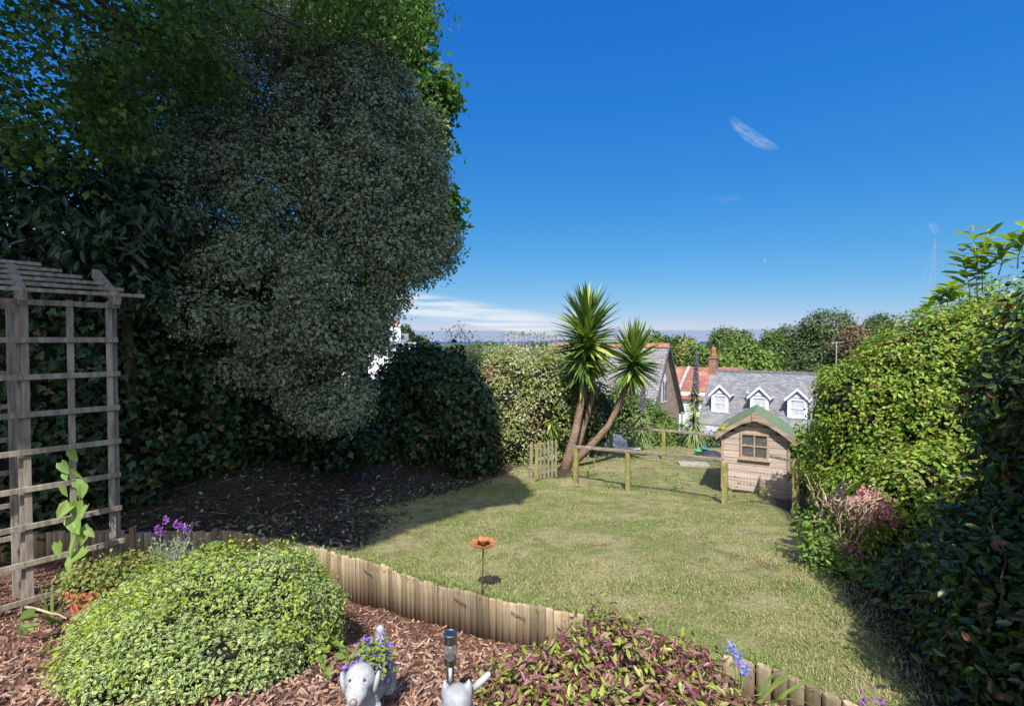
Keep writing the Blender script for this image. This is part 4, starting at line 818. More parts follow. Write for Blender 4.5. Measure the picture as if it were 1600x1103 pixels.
for a, b_ in ((1345, 1091), (1378, 1097)):
    pos = np.array(P(a, b_, 1.95))[None] + rng.normal(size=(10, 3)) * .008; leaves('flower', pos, rng.normal(size=pos.shape), rng.normal(size=pos.shape), .02, .013, LM['magenta'], mf)
mb = MB(); mb.tube([P(1345, 1091, 1.95), q + Vector((0, 0, -.12))], .002, 4).tube([P(1378, 1097, 1.95), q + Vector((.05, 0, -.12))], .002, 4); mb.build('stem', LM['strap'], mf)
for (a, b_, s, lab, sd_) in ((540, 1012, .06, 'small green seedling in the bark behind the dog planter', 1), (318, 858, .16, 'broad green leaf standing behind the variegated shrub by the edging corner', 2), (30, 965, .12, 'broad leaved weed in the bark left of the variegated shrub', 3), (505, 1035, .06, 'green seedling at the right foot of the variegated shrub', 4)):
    q = P(a, b_, 4.4 if sd_ == 2 else 3.35 if sd_ == 3 else 2.35); g0 = zb(q.x, q.y); o = thing('seedling', lab, 'plant', (q.x, q.y, g0)); rng = np.random.default_rng(sd_ + 60)
    n = 5; hh = max(.03, q.z - g0); mb = MB(); mb.tube([(q.x, q.y, g0), (q.x + .01, q.y, g0 + hh)], .004, 5); mb.build('stem', LM['strap'], o)
    leaves('leaf', np.array([[q.x, q.y, g0 + hh * t_] for t_ in np.linspace(.5, 1, n)]), np.array([0, -.5, 1]) + rng.normal(size=(n, 3)) * .4, rng.normal(size=(n, 3)) * [1, .6, .3] + [0, 0, .4], s, s * .5, LM['fresh'], o, 'oval')

# ------------------------------------------------------------------ metal flower on a stake
q = G(753, 945); top = P(755, 853, q.y)
mfl = thing('metal_flower', 'orange rusted metal flower on a thin stake behind the log edging', 'garden ornament', (q.x, q.y, q.z))
mb = MB(); mb.tube([(q.x, q.y, q.z - .1), (q.x + .004, q.y, (q.z + top.z) / 2), (top.x, top.y, top.z - .01)], .0055, 7); mb.build('stake', M['rust'], mfl, smooth=True)
def petal_ring(mb, c, n, L, wd, rise, a0, lipz):
    for k in range(n):
        a = a0 + 2 * math.pi * k / n; u = Vector((math.cos(a), math.sin(a), 0)); v = Vector((-u.y, u.x, 0))
        pts = []
        for s, ww, zz in ((0.08, .25, 0), (.35, .8, rise * .3), (.65, 1, rise * .75), (.88, .6, rise * .98 + lipz * .5), (1.0, .06, rise + lipz)):
            for e in (-1, 0, 1): pts.append(Vector(c) + u * (L * s) + v * (wd * .5 * ww * e) + Vector((0, 0, zz + (.012 if e else 0) * ww)))
        top_ = pts; n0 = len(pts); bot_ = [p - Vector((0, 0, .002)) for p in pts]; fs = []
        for i in range(4):
            for j in range(2): a_ = i * 3 + j; fs += [(a_, a_ + 1, a_ + 4, a_ + 3), (n0 + a_, n0 + a_ + 3, n0 + a_ + 4, n0 + a_ + 1)]
        mb.add(top_ + bot_, fs)
    return mb
mb = MB(); petal_ring(mb, top, 8, .108, .075, .012, .2, .012); mb.build('petal', M['rustflower'], mfl, smooth=True)
mb = MB(); petal_ring(mb, top + Vector((0, 0, .008)), 6, .052, .05, .042, .5, -.004); mb.build('inner_petal', M['rustflower'], mfl, smooth=True)
mb = MB(); mb.lathe([(0, -.016), (.014, -.012), (.014, .0), (0.006, .004)], top, 12).ellipsoid(top + Vector((0, 0, .026)), (.014, .014, .016), 10, 7); mb.build('centre', M['rust'], mfl, smooth=True)

# ------------------------------------------------------------------ solar light
q = P(704, 1075, 2.08); g0 = zb(q.x, q.y); zt = P(704, 988, 2.08).z
sl = thing('solar_light', 'brushed steel solar garden light with clear ribbed lens stuck in the bark', 'garden light', (q.x, q.y, g0))
H = zt - g0
mb = MB(); mb.lathe([(.0165, -.05), (.0165, H - .135)], (0, 0, 0), 24); mb.build('pole', M['steel'], sl, world=False, smooth=True)
mb = MB(); mb.lathe([(.018, H - .137), (.0275, H - .134), (.0275, H - .108), (.024, H - .106), (.0, H - .106)], (0, 0, 0), 28); mb.build('collar', M['steel'], sl, world=False, smooth=False)
mg, t, o = newmat('ribbed_clear_plastic'); b = N(t, 'ShaderNodeBsdfPrincipled', ins={'Base Color': (.93, .93, .95, 1), 'Roughness': .08, 'Transmission Weight': .92, 'IOR': 1.3}); t.links.new(b.outputs[0], o.inputs[0])
mb = MB(); pr = []
for k in range(21): pr.append((.0268 + (.0012 if k % 2 else 0), H - .105 + .062 * k / 20))
pi_ = [(r_ - .0025, z_) for r_, z_ in reversed(pr)]
mb.lathe(pr + pi_ + [pr[0]], (0, 0, 0), 28); mb.build('lens', mg, sl, world=False, smooth=True)
mb = MB(); mb.lathe([(.0, H - .102), (.012, H - .098), (.016, H - .05), (.0, H - .046)], (0, 0, 0), 16); mb.build('reflector', M['steel'], sl, world=False, smooth=True)
mb = MB(); mb.lathe([(.0, H - .042), (.029, H - .042), (.0295, H - .004), (.028, H), (.026, H), (.026, H - .002)], (0, 0, 0), 32); mb.build('cap', M['steel'], sl, world=False, smooth=False)
mb = MB(); mb.lathe([(.026, H - .0025), (0, H - .0022)], (0, 0, 0), 28); mb.build('solar_panel', surf('blue_solar_cell', (.02, .10, .30), (.015, .07, .22), 80, None, .15, 0, spec=.7), sl, world=False)

# ------------------------------------------------------------------ stone dog planter and cat ornament
dc = P(574, 1074, 1.93); g0 = zb(dc.x, dc.y)
dg = thing('dog_planter', 'grey stone dog shaped planter facing the camera with flowers on its back', 'planter', (dc.x, dc.y, g0), R(3)); dg.scale = (.88, .88, .88)
mb = MB()   # local: the dog looks along -y, x to its side; z up from the ground
mb.ellipsoid((0, .10, .135), (.078, .17, .095)).ellipsoid((0, -.05, .16), (.07, .08, .10)).ellipsoid((.0, -.09, .22), (.052, .06, .08))
for sx in (-1, 1):
    mb.tube([(sx * .048, -.08, .14), (sx * .052, -.10, .06), (sx * .052, -.115, .0)], [.034, .030, .030], 12).ellipsoid((sx * .052, -.13, .018), (.032, .045, .02))
    mb.tube([(sx * .055, .2, .12), (sx * .06, .21, .05), (sx * .06, .2, .0)], [.04, .034, .032], 12).ellipsoid((sx * .06, .185, .018), (.034, .045, .02))
mb.ellipsoid((0, -.125, .292), (.064, .058, .060)).ellipsoid((0, -.18, .272), (.048, .05, .045)).ellipsoid((0, -.212, .258), (.032, .03, .029))
mb.tube([(0, .25, .15), (0, .275, .19), (0, .285, .235), (0, .275, .265)], [.034, .03, .027, .02], 12).ellipsoid((0, .275, .265), (.022, .02, .024))
ms, t, o = newmat('knitted_cast_stone'); v = N(t, 'ShaderNodeTexCoord').outputs['Object']
cc_ = MIXC(t, SSTEP(t, noise(t, v, 40, 6, .65), .35, .65), (.42, .43, .45), (.30, .31, .33)); cc_ = MIXC(t, SSTEP(t, noise(t, v, 90, 3, .6), .66, .72), cc_, (.12, .12, .13))
b = N(t, 'ShaderNodeBsdfPrincipled', ins={'Roughness': .7, 'Specular IOR Level': .3}); t.links.new(cc_, b.inputs['Base Color'])
sp = N(t, 'ShaderNodeSeparateXYZ'); t.links.new(v, sp.inputs[0])
wv = N(t, 'ShaderNodeTexVoronoi', ins={'Scale': 120.0}); t.links.new(v, wv.inputs['Vector'])
msk = MATH(t, 'MULTIPLY', SSTEP(t, sp.outputs[1], -.16, -.12), MATH(t, 'SUBTRACT', 1, SSTEP(t, sp.outputs[2], .2, .24)))
bp = N(t, 'ShaderNodeBump', ins={'Strength': .8, 'Distance': .006}); t.links.new(MATH(t, 'MULTIPLY', wv.outputs[0], msk), bp.inputs['Height']); t.links.new(bp.outputs[0], b.inputs['Normal']); t.links.new(b.outputs[0], o.inputs[0])
mb.build('body', ms, dg, world=False, remesh=.0055)
for sx in (-1, 1):
    mb = MB(); mb.ellipsoid((sx * .070, -.118, .270), (.014, .028, .048), 14, 10, Matrix.Rotation(sx * .22, 3, 'Y')); e = mb.build('ear', M['stone'], dg, world=False, smooth=True)
    mb = MB(); mb.ellipsoid((sx * .030, -.173, .3165), (.0062, .0055, .0062), 10, 7); mb.build('eye', M['stone_dark'], dg, world=False, smooth=True)
mb = MB(); mb.ellipsoid((0, -.236, .268), (.0175, .014, .0155), 14, 10); mb.build('nose', surf('brown_nose_glaze', (.30, .25, .24), (.2, .16, .155), 20, None, .3, 0, spec=.6), dg, world=False, smooth=True)
Rz = Matrix.Rotation(R(3), 4, 'Z')
fc = Vector((dc.x, dc.y, g0)) + (Rz @ Vector((0, .07, .212)))
vf = thing('violet_flowers', 'violet bellflowers and small leaves filling the dog planter', 'flowers', (fc.x, fc.y, fc.z - .05))
foliage('foliage', [((fc.x, fc.y, fc.z), (.066, .10, .046)), ((fc.x, fc.y - .04, fc.z + .01), (.06, .07, .04))], 1300, .022, leafmat('planter_leaf', [(.20, .30, .05), (.28, .34, .07), (.13, .22, .04)], trans=.3), vf, 151, 'oval', .55, 6, .018, .5, .1, 8, up=.6)
foliage('flower', [((fc.x, fc.y, fc.z + .010), (.072, .105, .050)), ((fc.x - .055, fc.y - .06, fc.z - .03), (.035, .04, .045)), ((fc.x + .055, fc.y - .04, fc.z - .03), (.026, .04, .04))], 480, .016, LM['violet'], vf, 152, 'oval', .7, 10, .009, .08, .1, 8, up=.4)
cc0 = P(714, 1120, 1.72); g0 = zb(cc0.x, cc0.y)
ct = thing('cat_ornament', 'glossy grey stone cat ornament in front of the solar light', 'garden ornament', (cc0.x, cc0.y, g0), R(10))
top = P(714, 1066, 1.72).z - g0
mb = MB(); mb.ellipsoid((0, .02, top * .40), (.075, .085, top * .42)).ellipsoid((0, -.01, top - .058), (.054, .055, .056)).ellipsoid((0, .07, top * .3), (.07, .08, top * .3)).ellipsoid((-.004, -.06, top - .075), (.026, .02, .018))
mb.tube([(-.036, -.01, top - .035), (-.042, -.008, top + .0), (-.046, -.004, top + .022)], [.022, .014, .002], 10).tube([(.036, -.004, top - .035), (.042, .0, top - .01), (.045, .004, top + .008)], [.022, .014, .003], 10)
for sx in (-1, 1): mb.tube([(sx * .03, -.05, top * .5), (sx * .034, -.075, .02), (sx * .034, -.085, .0)], [.026, .022, .024], 10)
mb.build('body', surf('glazed_grey_stone', (.34, .35, .365), (.25, .26, .28), 24, None, .55, .15, spec=.4, c3=(.3, .31, .33), s3=12, bdist=.003), ct, world=False, remesh=.005)
mb = MB(); mb.tube([(.05, .05, top - .075), (.085, .04, top - .04), (.118, .035, top - .008)], [.014, .013, .010], 12).ellipsoid((.118, .035, top - .008), (.0105, .0105, .0105), 10, 8); mb.build('tail', M['stone'], ct, world=False, smooth=True)

# ------------------------------------------------------------------ yuccas
def yucca_head(name_, c, axis, n, L, wd, rv, root, seed, length=.3, dead=.2):
    """spiky head: blades leave a short stem all round, upright at the top and hanging at the bottom"""
    rng = np.random.default_rng(seed); c = np.array(c); ax = np.array(Vector(axis).normalized())
    s = rng.random(n) ** .9; ph = rng.uniform(0, 2 * np.pi, n)
    el = -1.05 + 2.45 * s + rng.normal(size=n) * .14                    # elevation of each blade
    e1 = unit(np.cross(ax, [0, 1, .2])); e2 = np.cross(ax, e1)
    d = (e1[None] * np.cos(ph)[:, None] + e2[None] * np.sin(ph)[:, None]) * np.cos(el)[:, None] + ax[None] * np.sin(el)[:, None]
    base = c[None] + ax[None] * ((s - .7) * length)[:, None] + d * .03
    LL = L * (.80 + .25 * rng.random(n)) * np.where(s < .15, .85, 1)
    isd = s < dead * .5
    blades('leaf_rosette', base[~isd], d[~isd], LL[~isd], wd, LM['yucca'], root, 5, .06 + .22 * (1 - s[~isd]), rng)
    if isd.any(): blades('dry_leaf', base[isd], d[isd] + [0, 0, -.5], LL[isd] * .8, wd * .85, LM['yuccadead'], root, 5, .8, rng)
D = 10.1
yb = G(886, 733); D = yb.y
yt = thing('yucca_tree', 'tall yucca with two spiky heads on leaning bare trunks beside the picket gate', 'yucca', yb)
mb = MB(); mb.tube([P(880, 740, D), P(888, 715, D), P(900, 670, D + .02), P(908, 630, D + .05), P(912, 590, D + .1), P(915, 545, D + .1), P(917, 520, D + .1)], [.13, .10, .082, .072, .066, .05, .03], 14); mb.build('trunk', M['yuccatrunk'], yt, smooth=True)
mb = MB(); mb.tube([P(884, 738, D + .1), P(900, 716, D + .15), P(926, 694, D + .15), P(950, 666, D + .1), P(968, 632, D + .05), P(980, 600, D), P(988, 570, D), P(989, 555, D)], [.11, .088, .074, .064, .058, .054, .045, .03], 14); mb.build('trunk', M['yuccatrunk'], yt, smooth=True)
mb = MB(); mb.tube([P(893, 738, D + .3), P(902, 700, D + .32), P(915, 655, D + .35), P(926, 620, D + .4), P(929, 600, D + .4)], [.10, .072, .064, .055, .03], 12); mb.build('trunk', M['yuccatrunk'], yt, smooth=True)
mb = MB(); mb.tube([P(925, 705, D + .9), P(927, 660, D + .9), P(930, 610, D + .8)], [.06, .05, .035], 10); mb.build('trunk', M['bark'], yt, smooth=True)
yucca_head('head', P(917, 520, D + .1), (.02, 0, 1), 320, .88, .088, .1, yt, 3, .90, .14)
yucca_head('head', P(912, 560, D + .08), (0, -.1, 1), 170, .70, .080, .1, yt, 4, .5, .25)
yucca_head('head', P(990, 560, D), (.05, 0, 1), 270, .74, .074, .1, yt, 5, .46, .14)
yucca_head('head', P(930, 590, D + .4), (0, -.1, 1), 60, .5, .05, .1, yt, 6, .3, .5)
q = G(858, 726); ys = thing('yucca_plant', 'small yucca clump in front of the hedge left of the tall yucca', 'yucca', q)
mb = MB(); mb.tube([q, P(860, 690, q.y), P(862, 655, q.y)], [.05, .045, .03], 8); mb.build('trunk', M['yuccatrunk'], ys, smooth=True)
yucca_head('head', P(861, 650, q.y), (0, -.1, 1), 60, .46, .05, .1, ys, 8, .3, .1)
yucca_head('head', P(866, 690, q.y), (0, -.2, 1), 40, .38, .05, .1, ys, 9, .3, .1)

# ------------------------------------------------------------------ echiums
def echium(label, px, pt, pm, pb, d, seed, hang):
    base = P(px, pb, d); gz = float(zlawn(base.x, base.y)); o = thing('echium', label, 'plant', (base.x, base.y, gz)); rng = np.random.default_rng(seed)
    top = P(px + 4, pt, d); mid = P(px, pm, d)
    mb = MB(); mb.tube([(base.x, base.y, gz - .05), base.lerp(mid, .6), mid, mid.lerp(top, .6), top], [.05, .045, .035, .022, .008], 8); mb.build('stem', M['bark'], o, smooth=True)
    n = 1500; s = rng.random(n); ph = rng.uniform(0, 6.28, n); rad = .072 * (1 - s) ** .8 + .020
    pos = np.array(mid)[None] * (1 - s)[:, None] + np.array(top)[None] * s[:, None]; u = np.stack([np.cos(ph), np.sin(ph), np.zeros(n)], 1)
    leaves('flower_spike', pos + u * (rad * .5)[:, None], u + [0, 0, .6] + rng.normal(size=(n, 3)) * .4, u + [0, 0, .1], rad * .9 + .015, .022, LM['echiumflower'], o, 'oval')
    n = 330; s = rng.random(n) * 1.75; ph = rng.uniform(0, 6.28, n); low = P(px, (pm + pb) / 2 + 6, d); pos = np.array(low)[None] * (1 - s)[:, None] + np.array(mid)[None] * s[:, None]
    el = -.35 + .62 * s + rng.normal(size=n) * .15; dd = np.stack([np.cos(ph) * np.cos(el), np.sin(ph) * np.cos(el), np.sin(el)], 1)
    blades('leaf', pos, dd, .50 * (1.1 - .40 * s) * rng.uniform(.8, 1.1, n), .042, LM['echium'], o, 4, 1.1, rng)
    if hang: blades('dry_leaf', np.array(low)[None] + rng.normal(size=(90, 3)) * [.05, .05, .1], np.stack([rng.normal(size=90) * .7, rng.normal(size=90) * .7, np.full(90, .1)], 1), .42, .024, LM['echium'], o, 4, 2.6, rng)
echium('tall echium with a long dark violet spike in front of the long slate roof', 1085, 547, 640, 715, 12.6, 1, True)
echium('shorter echium with a pale violet spike between the yucca and the taller echium', 1002, 606, 662, 708, 12.4, 2, True)

# ------------------------------------------------------------------ fence of the small enclosure, gate
FA = G(900, 756); FB = G(981, 766); FC = G(1132, 787); FD = G(1243, 801)
fn = thing('wire_fence', 'front post and rail fence with black netting before the playhouse', 'fence', FA)
def fpost(root, a, ztop, wd=.075, mat='post'):
    mb = MB(); mb.bar((a.x, a.y, a.z - .12), (a.x, a.y, ztop), wd, wd, (.5, .8, 0)); return mb.build('post', M[mat], root, bevel=.006)
tA, tB, tC, tD = P(900, 700, FA.y).z, P(981, 707, FB.y).z, P(1132, 722, FC.y).z, P(1243, 716, FD.y).z
fpost(fn, FA, tA, .085); fpost(fn, FB, tB); fpost(fn, FC, tC); fpost(fn, FD, tD, .085)
def rail(root, a, b, w_=.075, t_=.045):
    mb = MB(); mb.bar(a, b, w_, t_); return mb.build('rail', M['rail'], root, bevel=.004)
def top(a, z, dz=.024): return Vector((a.x, a.y, z + dz))
dAB = (FB - FA).normalized(); rail(fn, top(FA, tA) - dAB * .06, top(FB, tB)); e = (FC - FB).normalized(); rail(fn, top(FB, tB, .026) + e * .0, top(FC, tC) + e * -.02 + Vector((0, .05, .0)))
rail(fn, Vector((FD.x - .06, FD.y, tD - .03)), Vector((FD.x - .22, FD.y + .25, tD - .03)), .05, .04)
def netting(root, a, za, b, zb_, sp=.045, wr=.0011):
    """square wire mesh hung between two posts, every wire a thin four sided strip"""
    a = Vector(a); b = Vector(b); L = (b - a).length; V = []; Fc = []; cnt = []
    def wire(p, q):
        u = (q - p).normalized(); s = Vector((0, 0, 1)).cross(u); s = s.normalized() if s.length > .1 else (b - a).normalized(); n_ = u.cross(s); k = len(V)
        for e in (p, q): V.extend([e + s * wr, e + n_ * wr, e - s * wr, e - n_ * wr])
        for i in range(4): j = (i + 1) % 4; Fc.extend([k + i, k + j, k + 4 + j, k + 4 + i]); cnt.append(4)
    nv = int(L / sp)
    for i in range(nv + 1):
        s = i / nv; p = a.lerp(b, s); h = za + (zb_ - za) * s; wire(Vector((p.x, p.y, p.z + .01)), Vector((p.x, p.y, h)))
    hmax = max(za - a.z, zb_ - b.z); nh_ = int(hmax / sp)
    for j in range(nh_ + 1):
        s = j / nh_; wire(Vector((a.x, a.y, a.z + .01 + (za - a.z - .01) * s)), Vector((b.x, b.y, b.z + .01 + (zb_ - b.z - .01) * s)))
    return mesh_np('netting', [tuple(v) for v in V], Fc, cnt, M['wire'], root)
off = Vector((.03, .045, 0))
netting(fn, FA + off, tA - .02, FB + off, tB - .02); netting(fn, FB + off, tB - .02, FC + off, tC - .02); netting(fn, FC + off, tC - .04, FD + off, tD - .25)
RA = P(955, 707, 11.7); RB = P(1037, 716, 11.1); RC = P(1140, 726, 10.4)
for q in (RA, RB, RC): q.z = float(zlawn(q.x, q.y))
rn = thing('wire_fence', 'rear post and rail fence with black netting behind the small enclosure', 'fence', RA)
zA, zB, zC = P(955, 668, 11.7).z, P(1037, 674, 11.1).z, P(1140, 684, 10.4).z
fpost(rn, RA, zA); fpost(rn, RB, zB); fpost(rn, RC, zC)
rail(rn, top(RA, zA) - Vector((.08, 0, 0)), top(RB, zB)); rail(rn, top(RB, zB, .026), top(RC, zC))
netting(rn, RA + off, zA - .02, RB + off, zB - .02, .05); netting(rn, RB + off, zB - .02, RC + off, zC - .02, .05)
mb = MB(); mb.bar(top(RA, zA, 0) + Vector((.05, -.05, 0)), P(977, 684, 11.5), .03, .02); mb.build('brace', M['rail'], rn)
ga_ = G(838, 752); gb_ = G(868, 745); gb_.y = ga_.y + .35; gb_ = P(868, 747, ga_.y + .32)
gt_ = thing('picket_gate', 'small open picket gate of pale lichened slats leaning by the yucca', 'gate', ga_)
gd = (gb_ - ga_); gd.z = 0; GL = gd.length; gd.normalize()
for k in range(6):
    s = k / 5; a = ga_ + gd * (GL * s); a.z = ga_.z + .03 - .02 * s; topz = P(838 + 31 * s, 695 - 8 * s, a.y).z
    w_ = .075 if k == 0 else .048; mb = MB(); y_ = gd.cross(Vector((0, 0, 1)))
    x0 = Vector((a.x, a.y, a.z)); u = gd * w_ / 2
    mb.prism([x0 - u, x0 + u, Vector((*(x0 + u).xy, topz - .02)), Vector((x0.x, x0.y, topz + .015)), Vector((*(x0 - u).xy, topz - .02))], y_ * .018); mb.build('picket', M['post'] if k == 0 else M['picket'], gt_, bevel=.002)
for zz in (.14, .42):
    mb = MB(); y_ = gd.cross(Vector((0, 0, 1))); mb.bar(ga_ + Vector((0, 0, zz)) - y_ * .016, ga_ + gd * GL + Vector((0, 0, zz)) - y_ * .016, .028, .05); mb.build('rail', M['picket'], gt_)
q = G(830, 752); q = q + Vector((0, .06, 0)); mb = MB(); mb.bar((q.x, q.y, q.z - .1), P(830, 694, q.y), .06, .06, (0, 1, 0)); tag(mb.build('gate_post', M['rail'], bevel=.006), 'dark weathered post to which the picket gate hangs', 'gate post')
# ------------------------------------------------------------------ playhouse
HA = R(-28); h0 = P(1127, 763, 8.3)
ph = thing('playhouse', 'wooden playhouse with green felt roof and four pane window', 'playhouse', h0, HA)   # local x along its front, y into it
Wd_, Dp, Eh, Ph = 1.01, 1.15, .98, 1.30
r = random.Random(5); nb = 11; bhgt = Eh / 9
def roofz(x):                                                        # underside of the roof above local x
    return Ph - abs(x - Wd_ / 2) * (Ph - Eh) / (Wd_ / 2)
wx0, wx1, wz0, wz1 = .285, .715, .5644, 1.0
mb = MB()
k = 0; z = .02
while z < Ph - .03:
    z1 = z + bhgt - .007
    xa, xb = 0, Wd_
    if z1 > Eh: ins = (z1 - Eh) / (Ph - Eh) * Wd_ / 2; xa, xb = ins, Wd_ - ins
    if xb - xa > .06:
        spans = [(xa, xb)] if (z1 < wz0 + .01 or z > wz1 - .01) else [(xa, wx0), (wx1, xb)]
        for a, b_ in spans:                                          # each board tilts out at its lower edge
            mb.prism([(a, -.009, z), (a, -.006, z1), (a, .012, z1), (a, .012, z)], (b_ - a, 0, 0))
    z += bhgt
mb.build('front_wall', M['hut'], ph, world=False)
for nm, x in (('side_wall', 0.0), ('side_wall', Wd_)):
    mb = MB(); z = .02
    while z < Eh - .02:
        s = -1 if x == 0 else 1
        mb.prism([(x + s * .014, 0.0, z), (x + s * .002, 0.0, z + bhgt - .004), (x - s * .012, 0.0, z + bhgt - .004), (x - s * .012, 0.0, z)], (0, Dp, 0)); z += bhgt
    mb.build(nm, M['hut'], ph, world=False)
mb = MB(); mb.prism([(0.02, Dp, .02), (Wd_ - .02, Dp, .02), (Wd_ - .02, Dp, Eh - .02), (Wd_ / 2, Dp, Ph - .03), (0.02, Dp, Eh - .02)], (0, .02, 0)); mb.build('back_wall', M['hut'], ph, world=False)
mb = MB(); mb.box((Wd_ / 2, Dp / 2, -.004), (Wd_ - .03, Dp - .05, .03)); mb.box((.12, Dp / 2, -.055), (.06, Dp, .07)); mb.box((Wd_ - .12, Dp / 2, -.055), (.06, Dp, .07)); mb.build('floor_bearers', M['hut_trim'], ph, world=False)
for sx, x in ((1, .012), (-1, Wd_ - .012)):
    mb = MB(); mb.box((x, -.024, Eh / 2 - .01), (.035, .018, Eh - .03)); mb.build('corner_strip', M['hut_trim'], ph, world=False, bevel=.003)
ov = .085
for s in (-1, 1):
    mb = MB(); xm = Wd_ / 2; pts = [(xm, Ph + .012), (xm + s * .25, roofz(xm + .25) + .012 + .012), (xm + s * (Wd_ / 2 + ov), Eh - ov * .60)]
    a, b_, c = pts; th = .028
    mb.prism([(a[0], -.10, a[1]), (b_[0], -.10, b_[1]), (c[0], -.10, c[1]), (c[0], -.10, c[1] + th), (b_[0], -.10, b_[1] + th), (a[0], -.10, a[1] + th)], (0, Dp + .18, 0)); mb.build('roof', M['felt'], ph, world=False)
    mb = MB(); n = 14; up = []; lo = []                               # wavy bargeboard
    for i in range(n + 1):
        q = i / n; x = xm + s * (.02 + q * (Wd_ / 2 + ov - .02)); zt_ = (Ph + .035) * (1 - q) + (Eh - ov * .6 + .03) * q; dep = .085 - .03 * math.sin(q * math.pi * 1.0) + .03 * max(0, q - .75)
        if q < .3: dep += .03 * (1 - q / .3)
        up.append((x, -.128, zt_)); lo.append((x, -.128, zt_ - dep - .01))
    mb.prism(up + lo[::-1], (0, .026, 0)); mb.build('bargeboard', M['hut_trim'], ph, world=False)
mb = MB(); mb.prism([(Wd_ / 2 - .045, -.148, Ph - .085), (Wd_ / 2 + .045, -.148, Ph - .085), (Wd_ / 2 + .05, -.148, Ph + .035), (Wd_ / 2, -.148, Ph + .065), (Wd_ / 2 - .05, -.148, Ph + .035)], (0, .018, 0)); mb.build('gable_cap', M['hut_trim'], ph, world=False, bevel=.003)
foliage('moss', [((-.03, .25, Eh + .015), (.07, .3, .03))], 500, .03, leafmat('yellow_moss_tuft', [(.38, .36, .04), (.26, .3, .05)], trans=.1), ph, 9, 'oval', .6, 6, .02, .5) if False else None
mb = MB(); rr_ = random.Random(6)
for k in range(26):
    x = rr_.uniform(-.085, .06); y = rr_.uniform(-.09, .5); mb.ellipsoid((x, y, roofz(x) + .052), (rr_.uniform(.015, .04), rr_.uniform(.02, .06), rr_.uniform(.012, .03)), 8, 6)
mb.build('moss', M['moss'], ph, world=False, smooth=True)
win = MB(); f = .034
win.box(((wx0 + wx1) / 2, -.02, wz0 + f / 2), (wx1 - wx0, .035, f)).box(((wx0 + wx1) / 2, -.02, wz1 - f / 2), (wx1 - wx0, .035, f))
win.box((wx0 + f / 2, -.02, (wz0 + wz1) / 2), (f, .033, wz1 - wz0 - 2 * f)).box((wx1 - f / 2, -.02, (wz0 + wz1) / 2), (f, .033, wz1 - wz0 - 2 * f))
win.box(((wx0 + wx1) / 2, -.018, (wz0 + wz1) / 2), (.02, .024, wz1 - wz0 - 2 * f)).box(((wx0 + wx1) / 2, -.018, (wz0 + wz1) / 2), (wx1 - wx0 - 2 * f, .022, .02))
wo_ = win.build('window', M['hut_frame'], ph, world=False)
mb = MB(); mb.box(((wx0 + wx1) / 2, -.008, (wz0 + wz1) / 2), (wx1 - wx0 - f, .004, wz1 - wz0 - f))
gm, t, o = newmat('thin_window_plastic'); b = N(t, 'ShaderNodeBsdfPrincipled', ins={'Base Color': (.85, .87, .86, 1), 'Roughness': .12, 'Transmission Weight': .92, 'IOR': 1.15, 'Specular IOR Level': .6}); t.links.new(b.outputs[0], o.inputs[0])
mb.build('pane', gm, wo_, world=False)
mb = MB(); mb.box(((wx0 + wx1) / 2, -.03, wz0 - .012), (wx1 - wx0 + .05, .055, .02)); mb.build('sill', M['hut_frame'], wo_, world=False, bevel=.003)
mb = MB(); mb.box((Wd_ / 2, .35, .40), (Wd_ - .1, .5, .04)); mb.build('shelf', M['hut_trim'], ph, world=False)
q = h0 + Matrix.Rotation(HA, 3, 'Z') @ Vector((.40, .2, .42)); tub = thing('storage_tub', 'orange tub standing inside the playhouse behind its lower left pane', 'tub', q, HA)
mb = MB(); mb.lathe([(.07, .0), (.095, .20), (.10, .20), (.10, .215), (.088, .215)], (0, 0, 0), 20); mb.build('tub_body', surf('orange_plastic', (.65, .19, .07), (.55, .15, .06), 5, None, .5, 0), tub, world=False, smooth=True)
q = P(1188, 772, 7.72); q.z = float(zlawn(q.x, q.y)); cr_ = thing('wooden_crate', 'low open wooden crate in front of the playhouse corner', 'crate', q, HA)
for k in range(3):
    mb = MB(); mb.box((.22, 0, .06 + .095 * k), (.46, .016, .088)); mb.build('side_board', M['hut'], cr_, world=False, bevel=.003)
for x in (0.0, .44):
    mb = MB(); mb.box((x, .17, .155), (.016, .32, .28)); mb.build('end_board', M['hut'], cr_, world=False, bevel=.003)
mb = MB(); mb.box((.02, -.015, .15), (.03, .012, .30)); mb.build('corner_batten', M['hut_trim'], cr_, world=False)
# things lying behind the enclosure
q = P(960, 700, 12.5); gz = float(zlawn(q.x, q.y)); tp0 = thing('tarpaulin', 'crumpled white and blue plastic cover heaped behind the yucca trunk', 'plastic cover', (q.x, q.y, gz))
def heap(c, rx, ry, h, n=26, seed=1):
    rng = np.random.default_rng(seed); mb = MB(); vs = []; fs = []
    for j in range(n // 2 + 1):
        for i in range(n):
            th = j / (n // 2) * math.pi / 2; a = 2 * math.pi * i / n; u = np.array([[math.cos(a) * math.cos(th), math.sin(a) * math.cos(th), math.sin(th)]]); k = 1 + .14 * sn(u, 3.5, seed)[0] + .07 * sn(u, 9, seed + 2)[0]
            vs.append((c[0] + rx * u[0, 0] * k, c[1] + ry * u[0, 1] * k, c[2] + h * u[0, 2] * k))
    for j in range(n // 2):
        for i in range(n): i2 = (i + 1) % n; fs.append((j * n + i, j * n + i2, (j + 1) * n + i2, (j + 1) * n + i))
    return mb.add(vs, fs)
hz = P(960, 678, 12.5).z - gz
heap((0, 0, -.02), .36, .3, hz, seed=2).build('cover', M['plastic_white'], tp0, world=False)
